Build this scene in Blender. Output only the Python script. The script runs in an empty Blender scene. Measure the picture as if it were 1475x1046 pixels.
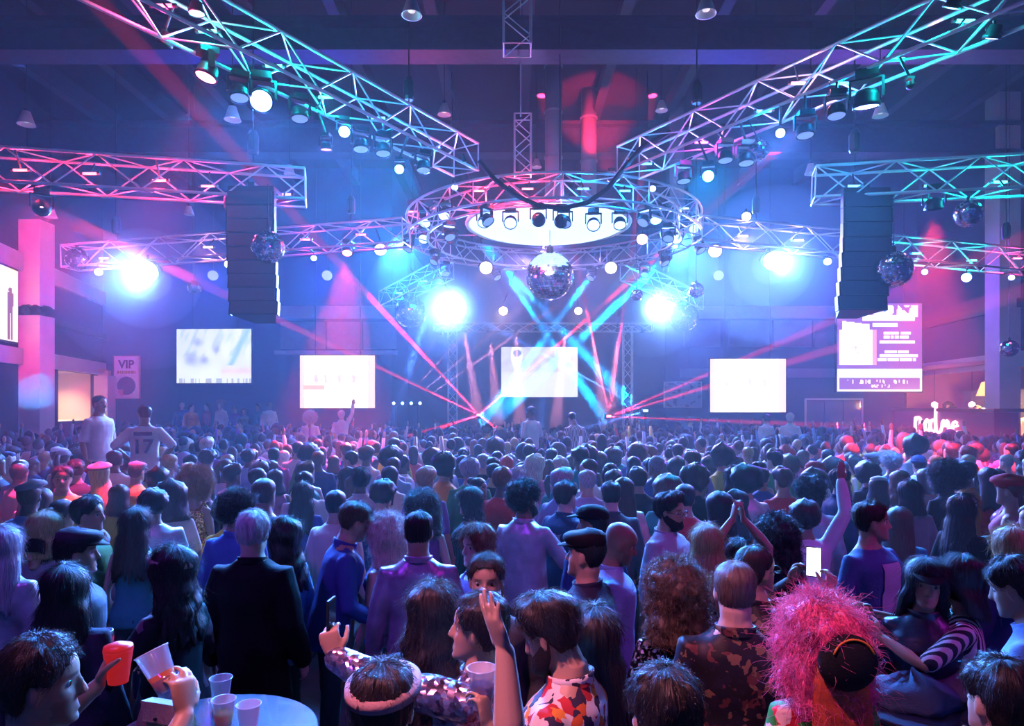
import bpy, bmesh, math, random
import numpy as np
from mathutils import Vector, Matrix, Quaternion, Euler, noise

random.seed(7)
rng = np.random.default_rng(7)
PI = math.pi
SC = bpy.context.scene
COL = SC.collection

# ------------------------------------------------------------------ camera
CAM_H, F_PX, HORIZON, CX = 2.4, 983.0, 585.0, 737.5      # metres, pixels of the 1475x1046 frame
camd = bpy.data.cameras.new('camera')
camd.sensor_fit = 'HORIZONTAL'; camd.sensor_width = 36.0
camd.lens = 36.0 * F_PX / 1475.0
camd.shift_y = (HORIZON - 523.0) / 1475.0
camd.clip_start = 0.05; camd.clip_end = 200
cam = bpy.data.objects.new('camera', camd)
cam.location = (0, 0, CAM_H); cam.rotation_euler = (PI / 2, 0, 0)
COL.objects.link(cam); SC.camera = cam

def P(px, py, d):
    """the point seen at pixel (px, py) at depth d (metres along Y)"""
    return Vector(((px - CX) / F_PX * d, d, CAM_H + (HORIZON - py) / F_PX * d))

# ------------------------------------------------------------------ world, exposure
w = bpy.data.worlds.new('world'); SC.world = w; w.use_nodes = True
w.node_tree.nodes['Background'].inputs[0].default_value = (0, 0, 0, 1)
w.node_tree.nodes['Background'].inputs[1].default_value = 0.0
SC.view_settings.view_transform = 'Standard'; SC.view_settings.look = 'None'
SC.view_settings.gamma = 1.0; SC.view_settings.use_curve_mapping = False
SC.view_settings.exposure = -0.12
cy = SC.cycles
cy.max_bounces = 4; cy.diffuse_bounces = 2; cy.glossy_bounces = 2; cy.transmission_bounces = 4
cy.volume_bounces = 0; cy.transparent_max_bounces = 6
cy.use_denoising = True; cy.caustics_reflective = False; cy.caustics_refractive = False
cy.sample_clamp_indirect = 3.0
cy.use_light_tree = True
HAZE_DENSITY = 0.0066
HAZE_G = 0.12

def srgb(r, g, b):
    f = lambda c: (c / 12.92 if c <= 0.04045 else ((c + 0.055) / 1.055) ** 2.4)
    return (f(r / 255), f(g / 255), f(b / 255))

BLUE = (0.022, 0.045, 1.0); DEEP = (0.06, 0.03, 1.0); CYAN = (0.0, 0.36, 1.0); TEAL = (0.0, 0.85, 0.9)
WHITE = (0.14, 0.33, 1.0); COOL = (0.07, 0.23, 1.0); PINK = (1.0, 0.03, 0.25); MAG = (0.75, 0.03, 0.9)
RED = (1.0, 0.02, 0.07); WARM = (1.0, 0.62, 0.42); PURPLE = (0.30, 0.04, 1.0); ROSE = (1.0, 0.32, 0.45)

def spot(name, loc, aim, col, power, angle, blend=0.3, radius=0.05, parent=None):
    d = bpy.data.lights.new(name, 'SPOT')
    d.color = col; d.energy = power; d.spot_size = math.radians(angle); d.spot_blend = blend
    d.shadow_soft_size = radius
    o = bpy.data.objects.new(name, d)
    o.location = loc
    o.rotation_euler = (Vector(aim) - Vector(loc)).to_track_quat('-Z', 'Y').to_euler()
    COL.objects.link(o)
    if parent is not None:
        o.parent = parent; o.matrix_parent_inverse = parent_inv(parent)
    return o

def point(name, loc, col, power, radius=0.08):
    d = bpy.data.lights.new(name, 'POINT')
    d.color = col; d.energy = power; d.shadow_soft_size = radius
    o = bpy.data.objects.new(name, d); o.location = loc
    COL.objects.link(o)
    return o

def parent_inv(p):
    m = Matrix.LocRotScale(p.location, p.rotation_euler if p.rotation_mode != 'QUATERNION' else p.rotation_quaternion, p.scale)
    return m.inverted()
# ------------------------------------------------------------------ materials
MATS = {}
def mat(name, col=None, rough=0.6, metal=0.0, emit=None, estr=0.0, sheen=0.0, objcol=False, noise_amt=0.0, noise_scale=8.0, bump=0.0, bump_scale=60.0, spec=0.5, alpha=1.0, trans=0.0, coat=0.0):
    if name in MATS: return MATS[name]
    m = bpy.data.materials.new(name); m.use_nodes = True
    nt = m.node_tree; b = nt.nodes['Principled BSDF']
    b.inputs['Roughness'].default_value = rough; b.inputs['Metallic'].default_value = metal
    b.inputs['Specular IOR Level'].default_value = spec
    if sheen:
        b.inputs['Sheen Weight'].default_value = sheen; b.inputs['Sheen Roughness'].default_value = 0.4
    if coat: b.inputs['Coat Weight'].default_value = coat
    if trans: b.inputs['Transmission Weight'].default_value = trans
    if alpha < 1: b.inputs['Alpha'].default_value = alpha
    src = None
    if objcol:
        oi = nt.nodes.new('ShaderNodeObjectInfo'); src = oi.outputs['Color']
    elif col is not None:
        b.inputs['Base Color'].default_value = (*col, 1)
    if noise_amt > 0:
        tc = nt.nodes.new('ShaderNodeTexCoord'); nz = nt.nodes.new('ShaderNodeTexNoise')
        nz.inputs['Scale'].default_value = noise_scale; nz.inputs['Detail'].default_value = 4
        nt.links.new(tc.outputs['Object'], nz.inputs['Vector'])
        mr = nt.nodes.new('ShaderNodeMapRange'); mr.inputs['From Min'].default_value = 0.3; mr.inputs['From Max'].default_value = 0.7
        mr.inputs['To Min'].default_value = 1 - noise_amt; mr.inputs['To Max'].default_value = 1 + noise_amt
        nt.links.new(nz.outputs['Fac'], mr.inputs['Value'])
        mx = nt.nodes.new('ShaderNodeVectorMath'); mx.operation = 'SCALE'
        if src is not None: nt.links.new(src, mx.inputs[0])
        else: mx.inputs[0].default_value = col
        nt.links.new(mr.outputs[0], mx.inputs['Scale']); src = mx.outputs[0]
    if src is not None: nt.links.new(src, b.inputs['Base Color'])
    if bump > 0:
        tc = nt.nodes.new('ShaderNodeTexCoord'); nz = nt.nodes.new('ShaderNodeTexNoise')
        nz.inputs['Scale'].default_value = bump_scale; nz.inputs['Detail'].default_value = 3
        nt.links.new(tc.outputs['Object'], nz.inputs['Vector'])
        bp = nt.nodes.new('ShaderNodeBump'); bp.inputs['Strength'].default_value = bump; bp.inputs['Distance'].default_value = 0.01
        nt.links.new(nz.outputs['Fac'], bp.inputs['Height']); nt.links.new(bp.outputs[0], b.inputs['Normal'])
    if emit is not None:
        b.inputs['Emission Color'].default_value = (*emit, 1); b.inputs['Emission Strength'].default_value = estr
    MATS[name] = m
    return m

# ------------------------------------------------------------------ mesh builder
class MB:
    def __init__(s): s.v = []; s.f = []
    def add(s, vs, fs):
        n = len(s.v); s.v += [tuple(map(float, x)) for x in vs]; s.f += [tuple(i + n for i in q) for q in fs]; return s
    def box(s, c, h, rot=None):
        c = Vector(c); R = rot or Matrix.Identity(3); vs = []
        for x in (-1, 1):
            for y in (-1, 1):
                for z in (-1, 1): vs.append(c + R @ Vector((x * h[0], y * h[1], z * h[2])))
        return s.add(vs, [(0, 1, 3, 2), (4, 6, 7, 5), (0, 4, 5, 1), (2, 3, 7, 6), (0, 2, 6, 4), (1, 5, 7, 3)])
    def lathe(s, prof, n=16, M=None, close=True):
        """prof: list of (r, z) around the z axis"""
        M = M or Matrix.Identity(4); vs = []; fs = []
        for r, z in prof:
            for k in range(n):
                a = 2 * PI * k / n; vs.append(M @ Vector((r * math.cos(a), r * math.sin(a), z)))
        for j in range(len(prof) - 1):
            for k in range(n): fs.append((j * n + k, j * n + (k + 1) % n, (j + 1) * n + (k + 1) % n, (j + 1) * n + k))
        if close: fs.append(tuple(reversed(range(n)))); fs.append(tuple((len(prof) - 1) * n + k for k in range(n)))
        return s.add(vs, fs)
    def tube(s, pts, rad, n=8, closed=False):
        pts = [Vector(p) for p in pts]; m = len(pts)
        rs = rad if isinstance(rad, (list, tuple)) else [rad] * m
        vs = []; fs = []; up = None
        for i, p in enumerate(pts):
            a = pts[(i - 1) % m] if closed or i > 0 else p; b = pts[(i + 1) % m] if closed or i < m - 1 else p
            t = (b - a).normalized()
            if up is None:
                up = Vector((0, 0, 1)) if abs(t.z) < 0.9 else Vector((1, 0, 0))
            u = up - t * up.dot(t)
            if u.length < 1e-6: u = t.orthogonal()
            u.normalize(); v = t.cross(u); up = u
            for k in range(n):
                an = 2 * PI * k / n; vs.append(p + (u * math.cos(an) + v * math.sin(an)) * rs[i])
        for i in range(m if closed else m - 1):
            j = (i + 1) % m
            for k in range(n): fs.append((i * n + k, i * n + (k + 1) % n, j * n + (k + 1) % n, j * n + k))
        if not closed: fs.append(tuple(reversed(range(n)))); fs.append(tuple((m - 1) * n + k for k in range(n)))
        return s.add(vs, fs)
    def ball(s, c, r, n=12, m=8, R=None):
        c = Vector(c); r = (r, r, r) if not hasattr(r, '__len__') else r
        vs = [c + (R @ Vector((0, 0, r[2])) if R else Vector((0, 0, r[2])))]; fs = []
        for j in range(1, m):
            t = PI * j / m
            for k in range(n):
                a = 2 * PI * k / n; q = Vector((r[0] * math.sin(t) * math.cos(a), r[1] * math.sin(t) * math.sin(a), r[2] * math.cos(t)))
                vs.append(c + (R @ q if R else q))
        q = Vector((0, 0, -r[2])); vs.append(c + (R @ q if R else q)); last = len(vs) - 1
        for k in range(n): fs.append((0, 1 + k, 1 + (k + 1) % n)); fs.append((last, 1 + (m - 2) * n + (k + 1) % n, 1 + (m - 2) * n + k))
        for j in range(m - 2):
            for k in range(n): fs.append((1 + j * n + k, 1 + (j + 1) * n + k, 1 + (j + 1) * n + (k + 1) % n, 1 + j * n + (k + 1) % n))
        return s.add(vs, fs)
    def prism(s, poly, y0, y1):
        """poly: outline in x,z ; extruded along y"""
        n = len(poly); vs = [(x, y0, z) for x, z in poly] + [(x, y1, z) for x, z in poly]
        fs = [tuple(range(n)), tuple(reversed(range(n, 2 * n)))] + [(k, k + n, (k + 1) % n + n, (k + 1) % n) for k in range(n)]
        return s.add(vs, fs)
    def mesh(s, name, smooth=False):
        me = bpy.data.meshes.new(name); me.from_pydata(s.v, [], s.f); me.update()
        if smooth: me.shade_smooth()
        return me

def link(name, me, material=None, parent=None, loc=None, rot=None, scale=None, color=None):
    o = bpy.data.objects.new(name, me)
    if material is not None:
        if me is not None and len(me.materials) == 0: me.materials.append(material)
        elif me is not None and me.materials[0] is not material:
            o.material_slots[0].link = 'OBJECT'; o.material_slots[0].material = material
    COL.objects.link(o)
    if loc is not None: o.location = loc
    if rot is not None:
        if isinstance(rot, Quaternion): o.rotation_mode = 'QUATERNION'; o.rotation_quaternion = rot
        else: o.rotation_euler = rot
    if scale is not None: o.scale = scale if hasattr(scale, '__len__') else (scale,) * 3
    if parent is not None: o.parent = parent
    if color is not None: o.color = (*color, 1)
    return o

def tag(o, label=None, cat=None, group=None, kind=None):
    if label: o['label'] = label
    if cat: o['category'] = cat
    if group: o['group'] = group
    if kind: o['kind'] = kind
    return o

def thing(name, label, cat, loc=(0, 0, 0), rot=None, group=None):
    o = link(name, None, None, None, loc, rot); return tag(o, label, cat, group)

def quat_to(a, axis='Z'):
    """rotation that takes local +axis to direction a"""
    return Vector(a).to_track_quat(axis, 'Y' if axis != 'Y' else 'Z')

TUBE8 = MB().lathe([(1, 0), (1, 1)], 8).mesh('pipe', True)
def pipe(name, a, b, r, m, parent):
    """a straight pipe piece from a to b in the parent's space, sharing one mesh"""
    a = Vector(a); b = Vector(b)
    return link(name, TUBE8, m, parent, a, quat_to(b - a), (r, r, (b - a).length))

def box_obj(name, c, h, m, parent=None, rot=None):
    return link(name, MB().box((0, 0, 0), h).mesh(name), m, parent, c, rot)

LAB = bpy.data.scenes.new('lab')
def bake(me, mods):
    """apply modifiers to a mesh in a scratch scene"""
    o = bpy.data.objects.new('lab', me); LAB.collection.objects.link(o)
    for kind, kw in mods:
        md = o.modifiers.new('m', kind)
        for k, v in kw.items(): setattr(md, k, v)
    LAB.view_layers[0].update(); dg = LAB.view_layers[0].depsgraph
    out = bpy.data.meshes.new_from_object(o.evaluated_get(dg))
    bpy.data.objects.remove(o); bpy.data.meshes.remove(me)
    return out


def text_mesh(name, body, size, extrude=.004, offset=0.0, shear=0.0):
    """lettering as a mesh"""
    c = bpy.data.curves.new(name, 'FONT'); c.body = body; c.size = size; c.extrude = extrude; c.offset = offset; c.shear = shear; c.align_x = 'CENTER'; c.resolution_u = 3
    o = bpy.data.objects.new('lab', c); LAB.collection.objects.link(o); LAB.view_layers[0].update()
    me = bpy.data.meshes.new_from_object(o.evaluated_get(LAB.view_layers[0].depsgraph)); bpy.data.objects.remove(o); me.name = name
    return me

# ------------------------------------------------------------------ what lamps can be clamped to
RIG = []                                     # chord segments of the trusses, world space
RING = []                                    # (centre, radius, z) of ring chords
def nearest_rig(p):
    best = None
    for a, b in RIG:
        ab = b - a; t = max(0.0, min(1.0, (p - a).dot(ab) / ab.length_squared)); q = a + ab * t
        if best is None or (q - p).length < (best - p).length: best = q
    for c, r, z in RING:
        v = Vector((p.x - c.x, p.y - c.y, 0)); v = v.normalized() * r if v.length > 1e-6 else Vector((r, 0, 0)); q = Vector((c.x + v.x, c.y + v.y, z))
        if best is None or (q - p).length < (best - p).length: best = q
    return best
# ------------------------------------------------------------------ haze filling the hall
hz = bpy.data.materials.new('haze'); hz.use_nodes = True
nt = hz.node_tree; nt.nodes.remove(nt.nodes['Principled BSDF'])
vs_ = nt.nodes.new('ShaderNodeVolumeScatter'); vs_.inputs['Density'].default_value = HAZE_DENSITY
vs_.inputs['Anisotropy'].default_value = HAZE_G; vs_.inputs['Color'].default_value = (0.95, 0.96, 1, 1)
nt.links.new(vs_.outputs[0], nt.nodes['Material Output'].inputs['Volume'])
haze = link('haze', MB().box((0.3, 16.9, 5.6), (17.8, 12.6, 5.75)).mesh('haze'), hz)
tag(haze, 'thin stage haze filling the hall above the dance floor', 'haze', kind='stuff')

# ------------------------------------------------------------------ shell of the hall
M_wall = mat('wall_paint_dark_blue', (0.035, 0.04, 0.09), 0.8, noise_amt=0.15, noise_scale=0.6)
M_white = mat('white_painted_concrete', (0.62, 0.6, 0.62), 0.7, noise_amt=0.08, noise_scale=2)
M_ceil = mat('ceiling_black', (0.015, 0.014, 0.025), 0.9, noise_amt=0.2, noise_scale=0.7)
M_steel = mat('dark_steel', (0.035, 0.032, 0.055), 0.55, metal=0.2, noise_amt=0.2)
M_floor = mat('floor_dark_carpet', (0.04, 0.035, 0.05), 0.8, noise_amt=0.4, noise_scale=3)
M_black = mat('matt_black_metal', (0.012, 0.012, 0.016), 0.45)
M_grey = mat('grey_panel', (0.16, 0.17, 0.21), 0.75, noise_amt=0.1)
M_band = mat('pale_grey_paint', (0.42, 0.44, 0.5), 0.7, noise_amt=0.06)

def struct(name, mb, m, smooth=False):
    o = link(name, mb.mesh(name, smooth), m); o['kind'] = 'structure'; return o

def wall_x(Y, left=True):
    return -(13.5 + 0.24 * (Y - 18)) if left else 14.4 + 0.121 * (Y - 19.2)

struct('floor', MB().box((0.3, 12.5, -0.1), (18.5, 18, 0.1)), M_floor)
struct('ceiling', MB().box((0.3, 12.5, 11.4), (18.5, 18, 0.1)), M_ceil)
struct('wall_rear', MB().box((0.3, -5.1, 5.6), (18.5, 0.15, 5.8)), M_wall)

def slab(mb, x0, y0, x1, y1, z0, z1, t):
    """vertical slab between two plan points, thickness t outwards (away from x = 0)"""
    s = -1 if x0 < 0 else 1
    n = Vector((y1 - y0, -(x1 - x0), 0)).normalized() * t
    if n.x * s < 0: n = -n
    q = [(x0, y0), (x1, y1), (x1 + n.x, y1 + n.y), (x0 + n.x, y0 + n.y)]
    vs = [(a, b, z0) for a, b in q] + [(a, b, z1) for a, b in q]
    mb.add(vs, [(3, 2, 1, 0), (4, 5, 6, 7), (0, 1, 5, 4), (1, 2, 6, 5), (2, 3, 7, 6), (3, 0, 4, 7)])

# left side: solid wall, a recess in the lower wall, pillars and two white beams in front
m = MB()
slab(m, wall_x(-5), -5, wall_x(21.6), 21.6, 0, 11.3, 0.2)
slab(m, wall_x(21.6), 21.6, wall_x(25.6), 25.6, 3.55, 11.3, 0.2)
slab(m, wall_x(24.9), 24.9, wall_x(25.6), 25.6, 0, 3.55, 0.2)
slab(m, wall_x(21.6), 21.6, wall_x(24.9), 24.9, 0, 1.9, 0.2)
struct('wall_left', m, M_wall)
m = MB()
slab(m, wall_x(-5, 0), -5, wall_x(19.0, 0), 19.0, 0, 11.3, 0.2)
slab(m, wall_x(19.0, 0), 19.0, wall_x(25.6, 0), 25.6, 3.6, 11.3, 0.2)
struct('wall_right', m, M_wall)
# niches behind the openings
M_warmwall = mat('cream_wall', (0.62, 0.5, 0.38), 0.7)
m = MB(); slab(m, -17.2, 21.4, -17.6, 25.4, 1.7, 3.7, 0.15)
m.box((-16.1, 21.45, 2.75), (1.6, 0.08, 0.95)); m.box((-16.4, 25.1, 2.75), (1.6, 0.08, 0.95))
m.box((-16.25, 23.3, 3.68), (1.3, 1.9, 0.08)); m.box((-16.25, 23.3, 1.83), (1.3, 1.9, 0.07))
struct('wall_left_recess', m, M_warmwall)
M_barwall = mat('bar_wall_rose', (0.45, 0.22, 0.2), 0.7)
m = MB(); slab(m, 17.2, 18.9, 18.0, 25.6, 0, 3.8, 0.15)
m.box((16.2, 18.9, 1.9), (1.9, 0.08, 1.9)); m.box((16.4, 25.5, 1.9), (1.7, 0.08, 1.9)); m.box((16.2, 22.2, 3.72), (1.9, 3.4, 0.06))
struct('wall_right_recess', m, M_barwall)

# back walls either side of the stage opening, stage recess
bl = MB(); bl.box((-10.6, 25.7, 5.65), (6.1, 0.15, 5.7)); struct('wall_back_left', bl, M_wall)
br = MB(); br.box((11.6, 25.7, 5.65), (5.0, 0.15, 5.7)); struct('wall_back_right', br, M_wall)
bs = MB(); bs.box((1.05, 29.55, 5.65), (5.8, 0.15, 5.7)); bs.box((-4.6, 27.7, 5.65), (0.1, 1.85, 5.7)); bs.box((6.7, 27.7, 5.65), (0.1, 1.85, 5.7))
struct('wall_back_stage', bs, M_wall)

# pale fascia bands and balcony panels on the back walls
def band(n, x0, x1, y0, y1, m_, d=25.5, t=0.06):
    a = P(x0, y1, d); b = P(x1, y0, d)
    return struct(n, MB().box(((a.x + b.x) / 2, d - t / 2 + 0.02, (a.z + b.z) / 2), ((b.x - a.x) / 2, t, (b.z - a.z) / 2)), m_)
band('trim_1', 396, 590, 441, 459, M_band); band('trim_2', 980, 1225, 441, 459, M_band)
band('trim_3', 396, 572, 505, 511, M_band); band('trim_4', 980, 1330, 531, 544, M_grey)
for i, (x0, x1) in enumerate(((405, 468), (472, 520), (524, 571))):
    band('trim_%d' % (5 + i), x0, x1, 464, 503, M_grey)
for i, (x0, x1) in enumerate(((985, 1037), (1050, 1108), (1113, 1168), (1172, 1222))):
    band('trim_%d' % (8 + i), x0, x1, 462, 500, M_grey)

# white pillars and beams of the left side
def pillar(name, Y, dx, half, z1, left=True):
    x = wall_x(Y, left) + dx
    return struct(name, MB().box((x, Y, z1 / 2), (half, half, z1 / 2)), M_white)
pillar('pillar_left', 19.3, 0.36, 0.31, 7.6)
pillar('pillar_left_far', 24.9, 0.3, 0.25, 3.5)
pillar('pillar_right', 19.6, -0.36, 0.3, 11.3, False)
def beam(name, Y0, Y1, z0, z1, left, m_, t=0.12):
    s = 1 if left else -1; m = MB()
    slab(m, wall_x(Y0, left) + s * (t + 0.02), Y0, wall_x(Y1, left) + s * (t + 0.02), Y1, z0, z1, t)
    return struct(name, m, m_)
beam('beam_left_upper', 5, 25.5, 6.15, 6.65, True, M_white)
beam('beam_left_lower', 5, 25.5, 3.55, 4.0, True, M_white)
beam('beam_left_middle', 19.6, 25.5, 4.9, 5.1, True, M_steel)
beam('beam_right_lower', 5, 25.5, 3.5, 3.95, False, M_band)
beam('beam_right_upper', 5, 25.5, 5.2, 5.45, False, M_steel)

# roof steel: deep girders across the hall and sloping joists
for i, (Y, z0, z1) in enumerate(((6.5, 9.6, 10.6), (13.2, 9.2, 9.75), (19.5, 9.6, 10.4))):
    m = MB(); m.box((0.3, Y, z0), (17, 0.28, 0.05)); m.box((0.3, Y, z1), (17, 0.28, 0.05)); m.box((0.3, Y, (z0 + z1) / 2), (17, 0.03, (z1 - z0) / 2))
    struct('beam_%d' % (i + 1), m, M_steel)
for i in range(15):
    x = -14 + i * 2.05
    m = MB(); m.box((x, 12, 10.95), (0.05, 16.5, 0.28)); m.box((x, 12, 10.68), (0.12, 16.5, 0.03))
    struct('beam_joist_%d' % (i + 1), m, M_steel)
# pale acoustic clouds under the roof
for i, (x, y, sx, sy, z) in enumerate(((-6.4, 7.3, 2.6, 1.6, 9.3), (5.6, 9.2, 3.0, 1.7, 10.0))):
    m = MB(); m.box((x, y, z), (sx, sy, 0.06))
    for a in (-1, 1):
        for b in (-1, 1): m.tube([(x + a * sx * .8, y + b * sy * .8, z), (x + a * sx * .8, y + b * sy * .8, 11.29)], 0.01, 6)
    o = link('acoustic_panel', m.mesh('acoustic_panel'), mat('acoustic_panel_grey', (0.13, 0.13, 0.16), 0.9))
    tag(o, ['grey acoustic ceiling panel above the hanging cone lamps by the white pillar side', 'grey acoustic ceiling panel above the truss with the red beam', 'grey acoustic ceiling panel deep under the dark roof'][i], 'ceiling panel', 'acoustic panels')
# ventilation ducts dropping behind the circular truss
for i, (px, y0, d, r) in enumerate(((797, 300, 17.9, 0.22), (848, 300, 19.2, 0.22), (975, 300, 19.2, 0.2))):
    p = P(px, y0, d); rt = thing('air_duct', ['blue-grey round air duct dropping beside the black lighting ladder', 'round air duct lit red, beside the blue-grey duct', 'slim round air duct lit red behind the pink truss'][i], 'duct', (p.x, p.y, p.z), group='roof air ducts')
    link('pipe_run', MB().lathe([(r, 0), (r, 11.29 - p.z)], 20).mesh('pipe_run', True), mat('galvanised_duct', (0.30, 0.31, 0.36), 0.55, metal=0.3), rt)
    for k in range(4):
        link('duct_collar', MB().lathe([(r, 0), (r + .03, 0), (r + .03, .05), (r, .05)], 20).mesh('duct_collar'), mat('galvanised_duct'), rt, (0, 0, 0.1 + k * 1.2))
# ------------------------------------------------------------------ trusses
M_alu = mat('aluminium_pipe', (0.78, 0.78, 0.82), 0.38, metal=0.55)
M_alu_dark = mat('aluminium_dark', (0.22, 0.22, 0.26), 0.45, metal=0.6)

def truss(label, A, B, w_=0.5, h_=0.5, bay=0.62, rc=0.026, rb=0.013, m=None, group='aluminium box trusses', hoists=(0.15, 0.85), name='box_truss'):
    m = m or M_alu
    A = Vector(A); B = Vector(B); t = (B - A); L = t.length; t.normalize()
    ref = Vector((0, 0, 1)) if abs(t.z) < 0.9 else Vector((0, 1, 0))
    s = t.cross(ref).normalized(); u = s.cross(t).normalized()
    rt = thing(name, label, 'truss', A, None, group)
    n = max(2, round(L / bay)); st = L / n
    c = [(-1, -1), (1, -1), (1, 1), (-1, 1)]
    def at(k, d): return s * (c[k][0] * w_ / 2) + u * (c[k][1] * h_ / 2) + t * d
    for k in range(4):
        pipe('chord', at(k, 0), at(k, L), rc, m, rt); RIG.append((A + at(k, 0), A + at(k, L)))
    for f in range(4):
        a, b = f, (f + 1) % 4
        for i in range(n):
            p, q = (a, b) if (i + f) % 2 == 0 else (b, a)
            pipe('brace', at(p, i * st), at(q, (i + 1) * st), rb, m, rt)
    for d in (0, L):
        for k in range(4): pipe('end_bar', at(k, d), at((k + 1) % 4, d), rb, m, rt)
    if abs(t.z) < 0.5:
        for hpos in hoists:
            p = t * (L * hpos) + u * (h_ / 2)
            pipe('hoist_cable', p, Vector((p.x, p.y, 11.29 - A.z)), 0.012, M_black, rt)
            link('hoist_motor', MB().lathe([(.07, 0), (.09, .05), (.09, .3), (.05, .38)], 12).mesh('hoist_motor'), M_black, rt, p + Vector((0, 0, .25)))
    return rt

truss('long box truss lit cyan, running from the roof corner to the ring', (-6.6, 3.6, 7.0), (-0.86, 12.75, 7.0), .56, .5)
truss('long box truss lit pink and cyan, on the bar side of the ring', (8.3, 3.6, 7.0), (2.2, 12.9, 7.0), .56, .5)
truss('box truss lit red that carries the line array beside the white pillar', P(-120, 236, 9.9), P(440, 271, 11.3), .5, .5)
truss('box truss lit cyan that carries the line array beside the bar', P(1172, 268, 11.3), P(1600, 246, 10.1), .5, .5)
truss('box truss behind the hanging speakers with the white flood lamp', P(100, 372, 16.0), P(585, 335, 14.6), .5, .5)
truss('box truss behind the hanging speakers, cyan towards the bar', P(1005, 332, 14.8), P(1520, 382, 16.2), .5, .5)
truss('short box truss arm behind the ring, glowing cyan, on the white pillar side', P(642, 388, 19.3), P(556, 432, 23.4), .5, .5, hoists=(.5,))
truss('short box truss arm behind the ring, pale cyan, on the bar side', P(905, 390, 19.3), P(1003, 436, 23.4), .5, .5, hoists=(.5,))
truss('upright ladder truss hanging between roof and ring', P(753, 252, 14.2), P(753, 168, 14.2), .34, .34, .3, .02, .012, hoists=())
truss('dark upright truss under the roof girder above the ladder', P(745, 72, 12.6), P(745, -90, 12.6), .5, .5, .4, .022, .012, hoists=())
pipe_rt = thing('hoist_chain', 'thin steel hoist chain between the two upright trusses', 'chain', P(750, 168, 13.4))
pipe('chain_link_run', (0, 0, 0), (0, 0, 11.29 - pipe_rt.location.z), 0.014, M_alu, pipe_rt)

# circular truss
RC = Vector((0.96, 16.3, 6.57)); RR = 3.2
def ring_pt(a, r, z): return Vector((r * math.cos(a), r * math.sin(a), z))
ring = thing('circular_truss', 'big circular lighting truss ring hung over the dance floor', 'truss', RC)
for r in (RR - .24, RR + .24):
    for z in (-.24, .24):
        RING.append((RC, r, RC.z + z))
        link('chord', MB().tube([ring_pt(2 * PI * k / 72, r, z) for k in range(72)], 0.028, 8, True).mesh('ring_chord', True), M_alu, ring)
NB = 36
for k in range(NB):
    a0, a1 = 2 * PI * k / NB, 2 * PI * (k + 1) / NB
    e = k % 2
    for r in (RR - .24, RR + .24): pipe('brace', ring_pt(a0, r, -.24 + .48 * e), ring_pt(a1, r, .24 - .48 * e), 0.014, M_alu, ring)
    for z in (-.24, .24): pipe('brace', ring_pt(a0, RR - .24 + .48 * e, z), ring_pt(a1, RR + .24 - .48 * e, z), 0.014, M_alu, ring)
    if k % 3 == 0:
        for r in (RR - .24, RR + .24): pipe('brace', ring_pt(a0, r, -.24), ring_pt(a0, r, .24), 0.014, M_alu, ring)
for a in (0.6, 2.5, 4.7): pipe('hoist_cable', ring_pt(a, RR, .24), ring_pt(a, RR, 11.29 - RC.z), 0.014, M_black, ring)
# swagged black cable loom hanging in front of the ring
pts = [P(x, y, 12.6) for x, y in ((690, 232), (712, 258), (740, 280), (775, 296), (812, 300), (846, 292), (875, 272), (897, 244), (925, 212), (965, 190))]
tag(link('cable_loom', MB().tube(pts, 0.045, 8).mesh('cable_loom', True), mat('black_rubber', (0.01, 0.01, 0.012), 0.6)), 'thick black cable loom swagged between the two long trusses', 'cable')

# glowing round canopy inside the ring
cano = thing('light_canopy', 'round glowing white canopy inside the circular truss', 'light', RC + Vector((-.1, 0, .06)))
link('canopy_roof', MB().lathe([(1.9, .13), (1.85, .2), (.05, .26)], 48).mesh('canopy_roof', True), M_black, cano)
link('diffuser', MB().lathe([(.05, 0), (1.0, -.03), (1.75, .02), (1.9, .12), (.05, .12)], 48).mesh('diffuser', True), mat('canopy_glow', (0.9, 0.95, 1), 0.6, emit=(0.42, 0.70, 1.0), estr=2.2), cano)
link('canopy_rim', MB().tube([ring_pt(2 * PI * k / 48, 1.93, .1) for k in range(48)], 0.05, 8, True).mesh('canopy_rim', True), M_alu, cano)
for k in range(6):
    a = PI / 6 + k * PI / 3; pipe('canopy_arm', ring_pt(a, 1.95, .1), ring_pt(a, RR - .24, .22), 0.02, M_alu, cano)

# ------------------------------------------------------------------ lamps
def lens_mat(col, s):
    n = 'lens_%02d%02d%02d_%d' % (col[0] * 99, col[1] * 99, col[2] * 99, s)
    c = tuple(min(1, x + .15) for x in col)
    m = mat(n, (0.2, 0.2, 0.2), 0.3, emit=c, estr=s)
    m.cycles.emission_sampling = 'NONE'          # the lamp's own light object lights the room
    return m
ME_CAN = MB().lathe([(.55, -1.5), (.72, -1.4), (.78, -.5), (1.0, -.3), (1.0, 0.02), (.94, .02), (.94, -.1), (.2, -.14)], 20, close=False).mesh('can', True)
ME_LENS = MB().lathe([(.01, -.02), (.5, 0), (.93, -.09)], 20, close=False).mesh('lens', True)
ME_HEAD = MB().lathe([(.3, -1.45), (.75, -1.3), (.95, -.9), (.95, -.45), (1.05, -.3), (1.05, 0.02), (.95, .02), (.93, -.08), (.2, -.1)], 20, close=False).mesh('head', True)
ME_BASE = MB().box((0, 0, .35), (.85, .85, .3)).box((0, 0, .7), (.6, .6, .08)).mesh('base')
def yoke_mesh():
    m = MB()
    m.box((0, 0, .02), (1.25, .3, .07))
    for s in (-1, 1): m.box((s * 1.2, 0, -.75), (.09, .28, .8))
    return m.mesh('yoke')
ME_YOKE = yoke_mesh()
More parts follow.
